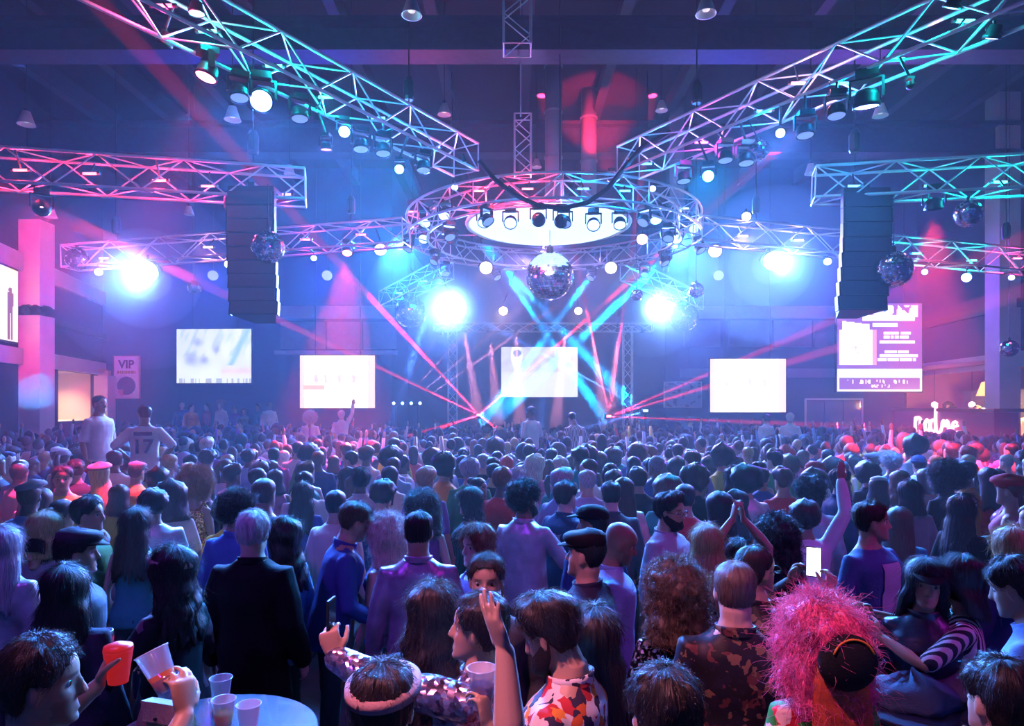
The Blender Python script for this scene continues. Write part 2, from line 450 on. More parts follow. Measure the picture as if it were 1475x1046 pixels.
def parish_yoke():
    m = MB(); pts = []
    for k in range(13):
        a = PI * k / 12; pts.append((1.12 * math.cos(a), 0, .95 * math.sin(a) + (.0)))
    m.tube(pts, .06, 6); m.tube([(0, 0, .95), (0, 0, 1.45)], .1, 6)
    return m.mesh('bracket', True)
ME_BRACKET = parish_yoke()

def lamp(px, py, d, aim, col, power, angle, size, label, kind='par', hang=None, blend=.25, lens=14, rad=None, group='stage lamps', pos=None):
    """a hanging lamp whose lens centre is seen at (px, py); size = lens radius in metres"""
    p = Vector(pos) if pos is not None else P(px, py, d)
    aim = Vector(aim); dr = (aim - p).normalized()
    rt = thing('moving_head_lamp' if kind == 'head' else 'par_lamp', label, 'stage lamp', p, None, group)
    q = quat_to(dr)
    az = math.atan2(dr.x, dr.y)
    body = -dr * (size * .7)                                   # the tilt axis
    link('head' if kind == 'head' else 'can', ME_HEAD if kind == 'head' else ME_CAN, M_black, rt, (0, 0, 0), q, size)
    link('lens', ME_LENS, lens_mat(col, lens), rt, dr * (size * .005), q, size)
    if kind == 'head':
        link('yoke', ME_YOKE, M_black, rt, body + Vector((0, 0, size * 1.5)), (0, 0, -az), size)
        link('base', ME_BASE, M_black, rt, body + Vector((0, 0, size * 1.5)), (0, 0, -az), size)
        top = body + Vector((0, 0, size * 2.2))
    else:
        link('bracket', ME_BRACKET, M_black, rt, body, (0, 0, -az), size)
        top = body + Vector((0, 0, size * 1.4))
    if hang is not None:
        q2 = nearest_rig(p + top) - p
        if (q2 - top).length < 2.2: pipe('hanger', top, q2, 0.018, M_black, rt)
        else: pipe('hanger', top, Vector((top.x, top.y, 11.29 - p.z)), 0.012, M_black, rt)
    if power > 0: spot('lamp_beam', p + dr * (size * .25), aim, col, power, angle, blend, rad if rad else size * .6, rt)
    return rt

# ------------------------------------------------------------------ mirror balls
def mirror_mat(name, tint):
    if name in MATS: return MATS[name]
    m = mat(name, tint, 0.08, metal=1.0); nt = m.node_tree; b = nt.nodes['Principled BSDF']
    g = nt.nodes.new('ShaderNodeNewGeometry'); vo = nt.nodes.new('ShaderNodeTexVoronoi')
    return m
M_mirror = mat('mirror_tile', (0.86, 0.88, 0.92), 0.12, metal=1.0)
def mirror_ball_mesh(n, r=0.5):
    """little square mirrors with grooves between, each tipped a little"""
    m = MB(); rnd = random.Random(3)
    m.ball((0, 0, 0), r * .975, 24, 12)
    rows = n
    for j in range(1, rows - 1):
        t0, t1 = PI * j / rows, PI * (j + 1) / rows
        cnt = max(6, round(2 * rows * math.sin((t0 + t1) / 2)))
        for k in range(cnt):
            a0, a1 = 2 * PI * (k + .06) / cnt, 2 * PI * (k + .94) / cnt
            tt = (t0 + (t1 - t0) * .06, t0 + (t1 - t0) * .94); vs = []
            jx = Vector((rnd.gauss(0, .07), rnd.gauss(0, .07), rnd.gauss(0, .07)))
            cdir = Vector((math.sin((t0 + t1) / 2) * math.cos((a0 + a1) / 2), math.sin((t0 + t1) / 2) * math.sin((a0 + a1) / 2), math.cos((t0 + t1) / 2)))
            for a, t in ((a0, tt[1]), (a1, tt[1]), (a1, tt[0]), (a0, tt[0])):
                v = Vector((math.sin(t) * math.cos(a), math.sin(t) * math.sin(a), math.cos(t)))
                vs.append((v + cdir * ((v - cdir).dot(jx))) * r)
            m.add(vs, [(0, 1, 2, 3)])
    return m.mesh('mirror_tiles')
ME_BALL_L = mirror_ball_mesh(30); ME_BALL_S = mirror_ball_mesh(18)
def mirror_ball(px, py, d, dpx, label, top):
    p = P(px, py, d); D = dpx / F_PX * d
    rt = thing('mirror_ball', label, 'mirror ball', p, None, 'mirror balls')
    link('mirror_tiles', ME_BALL_L if dpx > 40 else ME_BALL_S, M_mirror, rt, None, (0, 0, random.random() * 6), D)
    link('motor', MB().lathe([(.06, .47), (.07, .5), (.07, .62), (.03, .66)], 12).mesh('motor'), M_black, rt, None, None, D)
    end = Vector((0, 0, (top or 7) - p.z)); q2 = nearest_rig(p + Vector((0, 0, D * .6)))
    if top is None or (top < 6.4 and (q2 - p).xy.length < .45): end = q2 - p
    pipe('hanging_wire', (0, 0, D * .5), end, 0.008, M_black, rt)
    return rt
mirror_ball(792, 398, 16.3, 68, 'largest mirror ball, hanging under the glowing round canopy', 6.6)
mirror_ball(592, 450, 21.75, 47, 'mirror ball below the glowing cyan truss arm', None)
mirror_ball(985, 457, 22.6, 42, 'mirror ball below the pale cyan truss arm', None)
mirror_ball(386, 356, 10.3, 47, 'mirror ball in front of the line array beside the white pillar', 5.75)
mirror_ball(1287, 388, 10.6, 52, 'mirror ball touching the line array beside the bar', 5.8)
mirror_ball(111, 373, 15.8, 32, 'mirror ball at the end of the truss with the white flood lamp', 6.2)
mirror_ball(1454, 502, 16.5, 24, 'small mirror ball hanging alone near the bar fascia', 11.3)
mirror_ball(280, 414, 17.5, 20, 'little mirror ball floating in the glow beside the white flood lamp', 11.3)
mirror_ball(1395, 308, 10.55, 38, 'dark mirror ball under the cyan truss beside the bar', 5.8)
mirror_ball(1093, 217, 10.47, 30, 'small mirror ball under the pink truss, glowing orange', None)
mirror_ball(1003, 418, 16.5, 22, 'little mirror ball at the edge of the ring on the bar side', 11.3)
mirror_ball(917, 425, 18.0, 18, 'little mirror ball between big ball and pale cyan arm', 11.3)

# ------------------------------------------------------------------ line array loudspeakers
def line_array(px0, px1, top, bot, d, n, label, lean, topz):
    a = P((px0 + px1) / 2, top, d); wd = (px1 - px0) / F_PX * d; H = (bot - top) / F_PX * d / n
    rt = thing('line_array_speaker', label, 'loudspeaker', a, None, 'line arrays')
    link('rigging_frame', MB().box((0, 0, .05), (wd * .5, .22, .04)).box((0, .1, .12), (.05, .3, .04)).mesh('rigging_frame'), M_black, rt)
    for s in (-1, 1): pipe('hoist_cable', (s * wd * .3, 0, .08), (s * wd * .1, 0, topz - a.z), 0.012, M_alu_dark, rt)
    x = y = z = 0.0; ang = 0.0
    me = MB(); hw = wd / 2
    me.add([(-hw, -.25, 0), (hw, -.25, 0), (hw * .45, .3, -.03), (-hw * .45, .3, -.03), (-hw, -.25, -H * .96), (hw, -.25, -H * .96), (hw * .45, .3, -H * .93), (-hw * .45, .3, -H * .93)],
           [(3, 2, 1, 0), (4, 5, 6, 7), (0, 1, 5, 4), (1, 2, 6, 5), (2, 3, 7, 6), (3, 0, 4, 7)])
    me = me.mesh('speaker_cabinet')
    gr = MB().box((0, -.262, -H * .48), (hw * .96, .01, H * .43)).mesh('grille')
    rl = MB().box((0, -.2, -H * .5), (.012, .05, H * .48)).mesh('side_rail')
    M_grille = mat('speaker_grille', (0.02, 0.022, 0.03), 0.5, bump=.6, bump_scale=400)
    for k in range(n):
        c = link('speaker_cabinet', me, mat('speaker_black', (0.014, 0.015, 0.02), 0.5, noise_amt=.1), rt, (x, y, z), (ang, 0, 0))
        link('grille', gr, M_grille, c)
        for s in (-1, 1): link('side_rail', rl, M_black, c, (s * (hw + .008), 0, 0))
        x += lean * (k / n) * H; y -= 0; z -= H * math.cos(ang); y += -H * math.sin(ang) * -1
        ang = -math.radians(1.2 * (k + 1) * (k + 1) / n * 1.1)
    return rt
line_array(336, 401, 282, 462, 11.0, 9, 'black line array speaker column beside the white pillar side screens', .13, 5.8)
line_array(1206, 1272, 284, 455, 11.1, 8, 'black line array speaker column on the bar side', -.2, 5.85)
# ------------------------------------------------------------------ cone house lamps
ME_CONE = MB().lathe([(.05, .3), (.16, .27), (.34, -.28), (.36, -.3), (.32, -.28), (.14, .24), (.04, .26)], 18, close=False).mesh('shade', True)
ME_BULB = MB().lathe([(.02, -.2), (.12, -.16), (.15, -.06), (.06, .1)], 12).mesh('bulb', True)
def house_lamp(px, py, d, dpx, label, s=1.0):
    p = P(px, py, d); S = dpx / F_PX * d / .72
    rt = thing('cone_pendant_lamp', label, 'pendant lamp', p, None, 'cone house lamps')
    link('shade', ME_CONE, mat('ribbed_glass_shade', (0.78, 0.74, 0.76), 0.35), rt, None, None, S)
    link('bulb', ME_BULB, mat('house_bulb', (.8, .8, .8), .4, emit=(1, .86, .9), estr=.9 * s), rt, None, None, S)
    link('socket', MB().lathe([(.06, .26), (.06, .42), (.02, .46)], 10).mesh('socket'), M_black, rt, None, None, S)
    pipe('stem', (0, 0, .4 * S), (0, 0, 11.29 - p.z), 0.009, M_black, rt)
for a in ((38, 170, 13.5, 24, 'cone pendant lamp hanging alone above the red-lit truss end'), (335, 163, 12, 24, 'cone pendant lamp beside the bright white lamp under the cyan truss'),
          (593, 10, 9.2, 30, 'cone pendant lamp high above the cyan truss end'), (1017, 8, 9.2, 30, 'cone pendant lamp high above the pink truss end'),
          (417, 244, 14, 17, 'cone pendant lamp above the line array beside the pillar'), (73, 306, 17, 18, 'cone pendant lamp beside the top of the white pillar, lit pink'),
          (1168, 243, 12.5, 18, 'cone pendant lamp above the line array on the bar side'), (640, 157, 15, 20, 'tilted cone pendant lamp near the roof girder'),
          (953, 152, 15, 18, 'dim cone pendant lamp over the pink truss'), (272, 303, 14, 15, 'small cone pendant lamp under the red-lit truss'),
          (773, 235, 18, 15, 'small cone pendant lamp beside the ladder truss foot'), (1268, 158, 11, 22, 'cone pendant lamp half hidden behind the big white lamp')):
    house_lamp(*a)
# ------------------------------------------------------------------ lamps on the rig (each with its own light)
# long cyan truss
lamp(236, 63, 8.3, P(120, 330, 9), COOL, 900, 16, .10, 'white spot lamp under the cyan truss beside the pink batten', hang=.25, lens=9)
lamp(376, 146, 9.0, (-1.9, 3.4, 1.5), COOL, 7000, 40, .15, 'largest white lamp under the cyan truss', 'head', .35, lens=14)
lamp(496, 190, 10.2, (-.4, 3.0, 1.5), COOL, 7000, 38, .09, 'white lamp under the cyan truss beside the red one', 'head', .3, lens=10)
lamp(470, 216, 10.0, P(478, 420, 10.2), RED, 500, 22, .08, 'red lamp hanging below the cyan truss', 'head', .5, lens=4)
lamp(575, 244, 11.0, (-1.2, 2.6, 1.5), CYAN, 6000, 36, .08, 'white lamp at the ring end of the cyan truss', 'head', .5, lens=9)
lamp(668, 232, 12.2, P(700, 500, 14), CYAN, 200, 30, .06, 'tiny cyan lamp at the tip of the cyan truss', hang=.05, lens=8)
lamp(283, 20, 8.0, P(283, 300, 8), PINK, 200, 40, .09, 'pink batten lamp on top of the cyan truss', hang=.05, lens=4)
# long pink truss
lamp(1428, 56, 8.0, P(1330, 330, 9), COOL, 800, 16, .10, 'slim white spot lamp at the outer end of the pink truss', hang=.2, lens=9)
lamp(1312, 120, 8.6, P(1390, -80, 8.6), RED, 1500, 14, .05, 'small red lamp throwing a beam up from the pink truss', 'head', .2, lens=9)
lamp(1248, 155, 8.9, P(1245, 620, 9.5), COOL, 5000, 22, .16, 'largest white lamp under the pink truss, beam straight down', 'head', .25, lens=14)
lamp(1124, 192, 9.8, (1.2, 3.0, 1.5), COOL, 7000, 38, .07, 'slim white lamp under the pink truss beside the orange mirror ball', hang=.3, lens=9)
lamp(1020, 254, 11.2, (.5, 2.5, 1.5), CYAN, 6500, 36, .10, 'white lamp at the ring end of the pink truss', 'head', .45, lens=9)
lamp(1370, 12, 7.9, P(1250, 300, 9), TEAL, 250, 40, .10, 'teal lamp on top of the pink truss', hang=.1, lens=5)
# colour washes fixed inside the trusses: they tint the pipes
ORD = ['first', 'second', 'third', 'fourth', 'fifth', 'sixth', 'seventh', 'eighth']
CN = {RED: 'red', PINK: 'pink', TEAL: 'teal', CYAN: 'cyan', PURPLE: 'purple', MAG: 'magenta', ROSE: 'rose', WARM: 'warm white', WHITE: 'white'}
WASH = {'inside the long cyan truss, %s from the ring': [(625, 212, 11.8, CYAN, 55), (545, 170, 10.7, CYAN, 75), (470, 140, 9.9, TEAL, 90), (395, 95, 9.0, TEAL, 95), (300, 45, 8.2, TEAL, 60), (235, 8, 7.7, PINK, 70)],
        'inside the long pink truss, %s from the ring': [(930, 236, 12.4, CYAN, 45), (1010, 205, 11.3, MAG, 50), (1100, 160, 10.1, CYAN, 60), (1150, 120, 9.7, ROSE, 50), (1210, 120, 9.2, CYAN, 60), (1290, 85, 8.6, TEAL, 65), (1390, 30, 8.0, TEAL, 50)],
        'inside the truss over the pillar side line array, %s from it': [(410, 280, 11.2, PURPLE, 20), (300, 268, 11.0, PINK, 35), (230, 260, 10.7, RED, 60), (130, 250, 10.5, RED, 60), (30, 245, 10.2, RED, 60)],
        'inside the truss over the bar side line array, %s from it': [(1230, 268, 11.2, CYAN, 18), (1340, 268, 10.9, TEAL, 75), (1440, 262, 10.5, TEAL, 65)],
        'inside the truss with the pillar side flood, %s from the ring': [(520, 338, 14.8, MAG, 30), (440, 345, 15.0, MAG, 35), (300, 356, 15.4, ROSE, 40), (150, 372, 15.8, ROSE, 50)],
        'inside the truss with the bar side flood, %s from the ring': [(1070, 340, 15.0, WARM, 30), (1150, 346, 15.2, WARM, 30), (1320, 365, 15.7, TEAL, 80), (1400, 375, 15.9, TEAL, 70), (1465, 372, 16.0, PINK, 60)],
        'inside the glowing cyan arm, %s from the ring': [(610, 405, 20.5, CYAN, 160), (575, 422, 22.2, CYAN, 160)],
        'inside the pale cyan arm, %s from the ring': [(930, 402, 20.5, TEAL, 110), (985, 428, 22.5, TEAL, 110)],
        'inside the circular truss, %s round from the pillar side': [(595, 305, 16.6, RED, 140), (620, 300, 15.9, RED, 180), (690, 275, 13.6, RED, 170), (760, 272, 13.2, RED, 150), (840, 272, 13.2, CYAN, 110), (900, 275, 13.6, CYAN, 90), (985, 300, 15.6, WHITE, 50), (1000, 318, 17.0, ROSE, 45)]}
for where, rows in WASH.items():
    for i, (px, py, d, c, e) in enumerate(rows):
        q = P(px, py, d)
        rt = thing('truss_wash_lamp', '%s tube lamp %s' % (CN[c], where % ORD[i]), 'stage lamp', q, None, 'wash lamps inside the trusses')
        link('tube', MB().lathe([(.018, -.12), (.02, -.1), (.02, .1), (.018, .12)], 10).mesh('tube', True), lens_mat(c, 4), rt, None, (0, PI / 2, 0))
        for s in (-1, 1): link('end_cap', MB().lathe([(.026, -.02), (.026, .02)], 10).mesh('end_cap'), M_black, rt, Vector((s * .13, 0, 0)), (0, PI / 2, 0))
        n_ = nearest_rig(q + Vector((0, 0, .04))) - q
        pipe('clamp', (0, 0, .03), n_, .014, M_black, rt)
        point('wash_glow', q + Vector((0, -.02, -.08)), c, e * .75, .06)
# flood lamps facing the hall, with smoke added round them to imitate glow
lamp(210, 392, 15.2, (-4.5, 2, 2.0), COOL, 24000, 50, .26, 'dazzling white flood lamp on the truss beside the white pillar', hang=.25, lens=60, blend=.6)
lamp(1112, 376, 15.0, (5.5, 2, 2.0), COOL, 15000, 50, .20, 'dazzling white flood lamp on the truss of the bar side', hang=.2, lens=40, blend=.6)
lamp(655, 440, 20.0, (-2.5, 3, 1.6), WHITE, 28000, 54, .2, 'big white lamp beneath the glowing cyan arm', hang=.5, lens=60, blend=.6)
lamp(940, 440, 20.0, (4.0, 3, 1.6), WHITE, 20000, 54, .2, 'big white lamp beneath the pale cyan arm', hang=.5, lens=40, blend=.6)
def plume(label, c, radii, dens, sq=(1, 1, 1)):  # nested balls of dense haze, added to imitate lamp and stage glow
    rt = thing('smoke_plume', label, 'smoke', c); rt['kind'] = 'stuff'
    for r, dn in zip(radii, dens):
        n = 'smoke_%d' % round(dn * 1000)
        if n not in MATS:
            m = bpy.data.materials.new(n); m.use_nodes = True; m.node_tree.nodes.remove(m.node_tree.nodes['Principled BSDF'])
            v = m.node_tree.nodes.new('ShaderNodeVolumeScatter'); v.inputs['Density'].default_value = dn; v.inputs['Anisotropy'].default_value = .12; v.inputs['Color'].default_value = (.95, .96, 1, 1)
            m.node_tree.links.new(v.outputs[0], m.node_tree.nodes['Material Output'].inputs['Volume']); MATS[n] = m
        link('smoke_body', MB().ball((0, 0, 0), (r * sq[0], r * sq[1], r * sq[2]), 32, 20).mesh('smoke_body', True), MATS[n], rt)
plume('smoke added for the glow round the pillar side flood lamp', P(212, 402, 15.0), (.5, 1.1, 2.0), (.30, .12, .04))
plume('smoke added for the glow round the bar side flood lamp', P(1110, 384, 14.8), (.4, .9, 1.7), (.25, .10, .035))
plume('smoke added for the glow below the cyan arm', P(655, 446, 19.8), (.7, 1.5, 2.6), (.22, .09, .035))
plume('smoke added for the glow below the pale cyan arm', P(940, 446, 19.8), (.6, 1.4, 2.5), (.16, .07, .03))
plume('smoke added for the glow over the stage', (1.0, 24.0, 3.4), (2.6, 4.2), (.03, .025), (1, .55, .7))
lamp(142, 392, 15.6, P(150, 700, 8), WHITE, 120, 30, .09, 'small white lamp beside the end mirror ball', hang=.1, lens=8)
lamp(329, 381, 15.1, P(300, 700, 8), WHITE, 120, 30, .09, 'small white lamp next to the line array beside the pillar', hang=.1, lens=10)
lamp(452, 372, 14.9, P(470, 700, 9), COOL, 120, 30, .07, 'small white lamp on the flood truss towards the ring', hang=.1, lens=8)
lamp(1192, 377, 15.3, P(1180, 700, 9), WHITE, 120, 30, .09, 'small white lamp next to the bar side line array', hang=.1, lens=8)
lamp(1332, 392, 15.6, P(1300, 700, 9), COOL, 100, 30, .07, 'white lamp just beyond the bar side mirror ball', hang=.1, lens=9)
lamp(1392, 400, 15.7, P(1300, 650, 9), WHITE, 140, 30, .11, 'bright white lamp under the cyan end of the bar truss', hang=.1, lens=10)
lamp(1457, 400, 16.0, P(1400, 700, 9), COOL, 80, 30, .07, 'small white lamp at the pink end of the bar truss', hang=.1, lens=9)
for i, (px, py, d, c, r) in enumerate(((548, 360, 15.2, WARM, .14), (1030, 362, 15.2, WARM, .15), (700, 386, 18.6, WARM, .18), (880, 386, 18.6, WARM, .17), (925, 345, 15.2, ROSE, .13), (725, 448, 21, WARM, .14), (833, 448, 21, WARM, .12), (1075, 312, 14.4, WARM, .1), (655, 270, 13.6, WHITE, .07), (940, 272, 13.6, WHITE, .07))):
    lamp(px, py, d, P(px + (CX - px) * .3, 800, 7), c, 320, 40, r, ['warm blinder lamp hung outside the ring on the pillar side', 'warm blinder lamp hung outside the ring on the bar side', 'large warm blinder under the far rim of the ring, towards the cyan arm', 'large warm blinder under the far rim of the ring, towards the pale arm', 'rose lamp on the rim of the ring, bar side', 'warm lamp above the stage to one side of the big mirror ball', 'warm lamp above the stage below the big mirror ball', 'warm lamp between ring and bar side truss', 'small white lamp on the near rim of the ring, cyan truss end', 'small white lamp on the near rim of the ring, pink truss end'][i], 'par', .2, lens=7, blend=.7)
# moving heads around the ring
ringl = [(610, 345, 16.3, 'pillar side rim, lower of two'), (650, 352, 17.4, 'pillar side rim, towards the far side'), (612, 322, 15.2, 'pillar side rim, upper of two'), (640, 312, 14.6, 'pillar side rim, towards the near side'), (697, 322, 14.2, 'near rim, first from the pillar side'), (735, 322, 13.7, 'near rim, second from the pillar side'), (776, 318, 13.4, 'near rim, third from the pillar side'), (808, 320, 13.4, 'near rim, third from the bar side'), (855, 325, 13.7, 'near rim, second from the bar side'), (893, 325, 14.2, 'near rim, first from the bar side'), (945, 318, 14.7, 'bar side rim, towards the near side'), (975, 345, 16.0, 'bar side rim, lower of two'), (1000, 330, 16.5, 'bar side rim, upper of two'), (957, 375, 17.8, 'bar side rim, towards the far side'), (722, 385, 19.4, 'far rim, beside the larger warm blinder'), (862, 382, 19.4, 'far rim, beside the smaller warm blinder'), (790, 345, 19.6, 'far rim, behind the big mirror ball'), (690, 345, 18.9, 'far rim, above the larger warm blinder')]
beams = {6: (P(792, 396, 16.3), (.75, .8, 1.0), 6000), 7: (P(796, 392, 16.3), (1.0, .4, .5), 5000), 0: (P(470, 900, 9), COOL, 800), 1: (P(560, 620, 19), COOL, 500000), 14: (P(845, 565, 24), CYAN, 2200000), 15: (P(720, 575, 24), CYAN, 2200000), 13: (P(760, 560, 24), CYAN, 2000000), 11: (P(1100, 820, 9), COOL, 800), 5: (P(660, 900, 7), COOL, 600), 8: (P(900, 900, 7), COOL, 600), 17: (P(870, 540, 24), CYAN, 2000000), 16: (P(778, 640, 20), COOL, 1300000)}  # the two beams on the big mirror ball are pinspots added to brighten it
for i, (px, py, d, wh) in enumerate(ringl):
    aim, c, e = beams.get(i, (P(px + (px - 795) * .5, 900, 10), COOL, 60))
    lamp(px, py, d, aim, c, e, 3.2 if i in (1, 14, 15, 13, 17, 16) else 14 if i in (6, 7) else 26, .13, 'moving head on the ring, ' + wh, 'head', .15, lens=5, group='moving heads on the ring')

# ------------------------------------------------------------------ unseen truss and front wash lamps added over the photographer's end
truss('unseen box truss added over the drinks tables at the near end of the hall', (-7, 1.0, 6.9), (8.5, 1.0, 6.9), .5, .5, .9)
lamp(0, 0, 0, (0.1, 2.2, 1.4), (1.0, .30, .42), 1900, 36, .18, 'added pink front wash lamp at the middle of the truss over the drinks tables', 'par', .1, pos=(-1.7, 1.0, 6.3), blend=.9)
lamp(0, 0, 0, (2.2, 4.2, 1.3), MAG, 480, 52, .18, 'added magenta front wash lamp on the truss over the drinks tables, bar side', 'par', .1, pos=(5.0, 1.0, 6.3), blend=.9)
lamp(0, 0, 0, (-1.2, 4.6, 1.3), PURPLE, 520, 58, .18, 'added violet front wash lamp on the truss over the drinks tables, pillar side', 'par', .1, pos=(-3.8, 1.0, 6.3), blend=.9)
# blue fill washes added on the back wall to tint haze and rim crowd
for i, (x, c, e) in enumerate(((-11, BLUE, 6200), (-6.8, BLUE, 7000), (7.6, BLUE, 7000), (12.6, PURPLE, 8000))):
    lamp(0, 0, 0, (x * .5, 7, .5), c, e, 84, .2, '%s fill wash lamp added high on the back wall %s' % ('purple' if c is PURPLE else 'blue', ['beyond the VIP poster', 'above the picture screen', 'above the blank white screen', 'above the notice screen'][i]), 'par', .0, pos=(x, 25.1, 7.2), blend=.8, lens=3)
for i, (x, y, c, e) in enumerate(((-3.2, 19.5, (.03, .27, 1.0), 16000), (4.6, 19.5, (.05, .25, 1.0), 16000), (1.0, 20.5, (.42, .30, 1.0), 17000))):
    lamp(0, 0, 0, (x * 1.25, 7, 1.6), c, e, 84, .16, ['cyan back light behind the ring, pillar side', 'cyan back light behind the ring, bar side', 'pale back light behind the ring, middle'][i], 'par', 1.2, pos=(x, y, 7.0), blend=.8, lens=5, group='cyan back lights')
# red and pink pools over the crowd
lamp(0, 0, 0, P(85, 705, 7.4), PINK, 15000, 24, .13, 'pink spot lamp under the cyan truss aimed at the crowd', 'head', .1, pos=P(296, 112, 8.35), blend=.5)
lamp(0, 0, 0, P(480, 642, 12.5), RED, 40000, 34, .11, 'red spot lamp on the truss towards the ring aimed at the crowd', 'head', .1, pos=P(500, 365, 14.9), blend=.6)
lamp(0, 0, 0, P(1330, 655, 12), RED, 26000, 48, .13, 'red spot lamp under the cyan bar truss aimed at the crowd', 'head', .1, pos=P(1345, 302, 10.8), blend=.7)
lamp(0, 0, 0, P(60, 430, 19), PINK, 9000, 34, .12, 'pink spot lamp under the red-lit truss aimed at the pillar', 'head', .1, pos=P(60, 300, 10.4), blend=.7)
lamp(0, 0, 0, P(1250, 500, 25), MAG, 2200, 50, .12, 'magenta spot lamp on the bar truss aimed at the back wall', 'head', .1, pos=P(1290, 400, 15.4), blend=.8)
lamp(0, 0, 0, P(860, 150, 19.2), RED, 7000, 34, .1, 'red spot lamp on the ring aimed up at the roof ducts', 'head', 0, pos=P(880, 255, 16), blend=.6)
lamp(0, 0, 0, P(48, 570, 19.4), CYAN, 14000, 4.6, .08, 'cyan spot lamp throwing an oval on the white pillar', 'head', .1, pos=P(330, 300, 10.9), blend=.1)

# unlit moving heads crowding the ring and the long trusses
for k in range(14):
    a = .25 + k * 2 * PI / 14; q = RC + ring_pt(a, RR + (.24 if k % 2 else -.24), -.62)
    lamp(0, 0, 0, q + Vector((math.cos(a * 3) * .6, -.5, -1)), COOL, 0, 10, .12, 'dark moving head under the ring, %s clockwise from the bar side' % ['first', 'second', 'third', 'fourth', 'fifth', 'sixth', 'seventh', 'eighth', 'ninth', 'tenth', 'eleventh', 'twelfth', 'thirteenth', 'fourteenth'][k], 'head', .1, lens=1, pos=q, group='unlit moving heads')
for k, (px, py, d) in enumerate(((345, 142, 8.8), (432, 172, 9.5), (520, 216, 10.5), (552, 222, 10.8), (610, 246, 11.7), (1160, 196, 9.5), (1075, 236, 10.5), (1045, 232, 10.9), (985, 262, 11.8), (1205, 168, 9.1))):
    lamp(px, py, d, P(px + 40, 900, d - 1), COOL, 0, 10, .12, 'dark moving head under the long %s truss, %s from the outer end' % ('cyan' if k < 5 else 'pink', ORD[k if k < 5 else [1, 3, 2, 4, 0][k - 5]]), 'head', .1, lens=1, group='unlit moving heads')
# ------------------------------------------------------------------ stage
st = thing('stage_platform', 'low dark stage platform in the recess behind the crowd', 'stage', (1.05, 26.9, 0))
M_deck = mat('stage_deck', (0.03, 0.03, 0.04), 0.5)
for ix in range(4):
    for iy in range(2): box_obj('deck_panel', (-4.1 + ix * 2.75, -1.15 + iy * 2.3, 1.12), (1.36, 1.13, .05), M_deck, st)
box_obj('stage_skirt', (0, -2.33, .55), (5.5, .03, .54), M_black, st)
truss('upright stage truss tower on the pillar side', P(652, 640, 25.0), P(652, 470, 25.0), .32, .32, .4, .02, .012, hoists=(), group='stage towers')
truss('upright stage truss tower on the bar side', P(904, 640, 25.0), P(904, 470, 25.0), .32, .32, .4, .02, .012, hoists=(), group='stage towers')
truss('straight truss over the stage holding a row of small lamps', P(625, 472, 25.4), P(940, 472, 25.4), .3, .3, .5, .02, .012)
sl = [(638, 482, 655, 590), (668, 478, 690, 600), (705, 478, 716, 600), (743, 482, 748, 590), (814, 482, 806, 560), (852, 478, 872, 605), (890, 478, 880, 600), (925, 480, 905, 600)]
for i, (px, py, ax, ay) in enumerate(sl):
    lamp(px, py, 25.2, P(ax, ay, 25.6), ROSE if i not in (0, 7) else COOL, 45000, 10, .09, 'stage lamp with a %s beam, %s along the stage truss from the pillar side' % ('rosy' if i not in (0, 7) else 'pale blue', ORD[i]), 'par', .05, lens=12, group='row of stage lamps')
# laser units at the stage edge and the beams they throw
def laser(px, py, d, label, aims, col, power, ang, up=1.0):
    p = P(px, py, d); rt = thing('laser_projector', label, 'laser', p, None, 'laser units')
    link('housing', MB().box((0, .12, 0), (.16, .12, .09)).mesh('housing'), M_black, rt)
    link('aperture', MB().box((0, -.005, .01), (.08, .01, .04)).mesh('aperture'), lens_mat(col, 10), rt)
    link('stand', MB().box((0, .12, -(p.z - 1.17) / 2 - .04), (.05, .05, max(.02, (p.z - 1.17) / 2 - .05))).box((0, .12, -(p.z - 1.17) + .01), (.18, .18, .012)).mesh('stand'), M_black, rt)
    for a in aims: spot('laser_beam', p + Vector((0, -.06, 0)), a, col, power, ang, .15, .02, rt)
laser(690, 598, 24.75, 'laser unit on the stage edge below the picture wall, red fan', [P(470, 360, 17), P(420, 470, 19), P(560, 640, 16), P(800, 500, 23), P(800, 680, 13)], RED, 2200000, 1.4)
laser(877, 600, 24.75, 'laser unit on the stage edge on the bar side, red fan', [P(1010, 560, 20), P(1180, 470, 17), P(850, 470, 23), P(895, 470, 23), P(1130, 610, 20)], RED, 2000000, 1.3)
laser(930, 592, 24.75, 'laser unit beside the stage tower on the bar side, pale beam', [P(800, 520, 23), P(760, 640, 16)], COOL, 800000, 1.4)
fl = thing('floor_light_bar', 'bar of four tiny white lamps at the stage edge beside the white screen', 'light bar', P(586, 581, 24.9))
box_obj('bar', (0, .05, -.06), (.55, .04, .03), M_black, fl)
for s in (-1, 1): box_obj('foot', (s * .4, .05, (-fl.location.z) / 2 - .05), (.03, .03, fl.location.z / 2 - .05), M_black, fl)
for k in range(4):
    link('bulb', MB().ball((0, 0, 0), .055, 10, 8).mesh('bulb', True), lens_mat(COOL, 10), fl, (-.48 + .32 * k, 0, 0))
    spot('bar_beam', fl.location + Vector((-.48 + .32 * k, -.1, .05)), P(640 + 40 * k, 470, 23), ROSE, 250000, 1.4, .2, .02, fl)

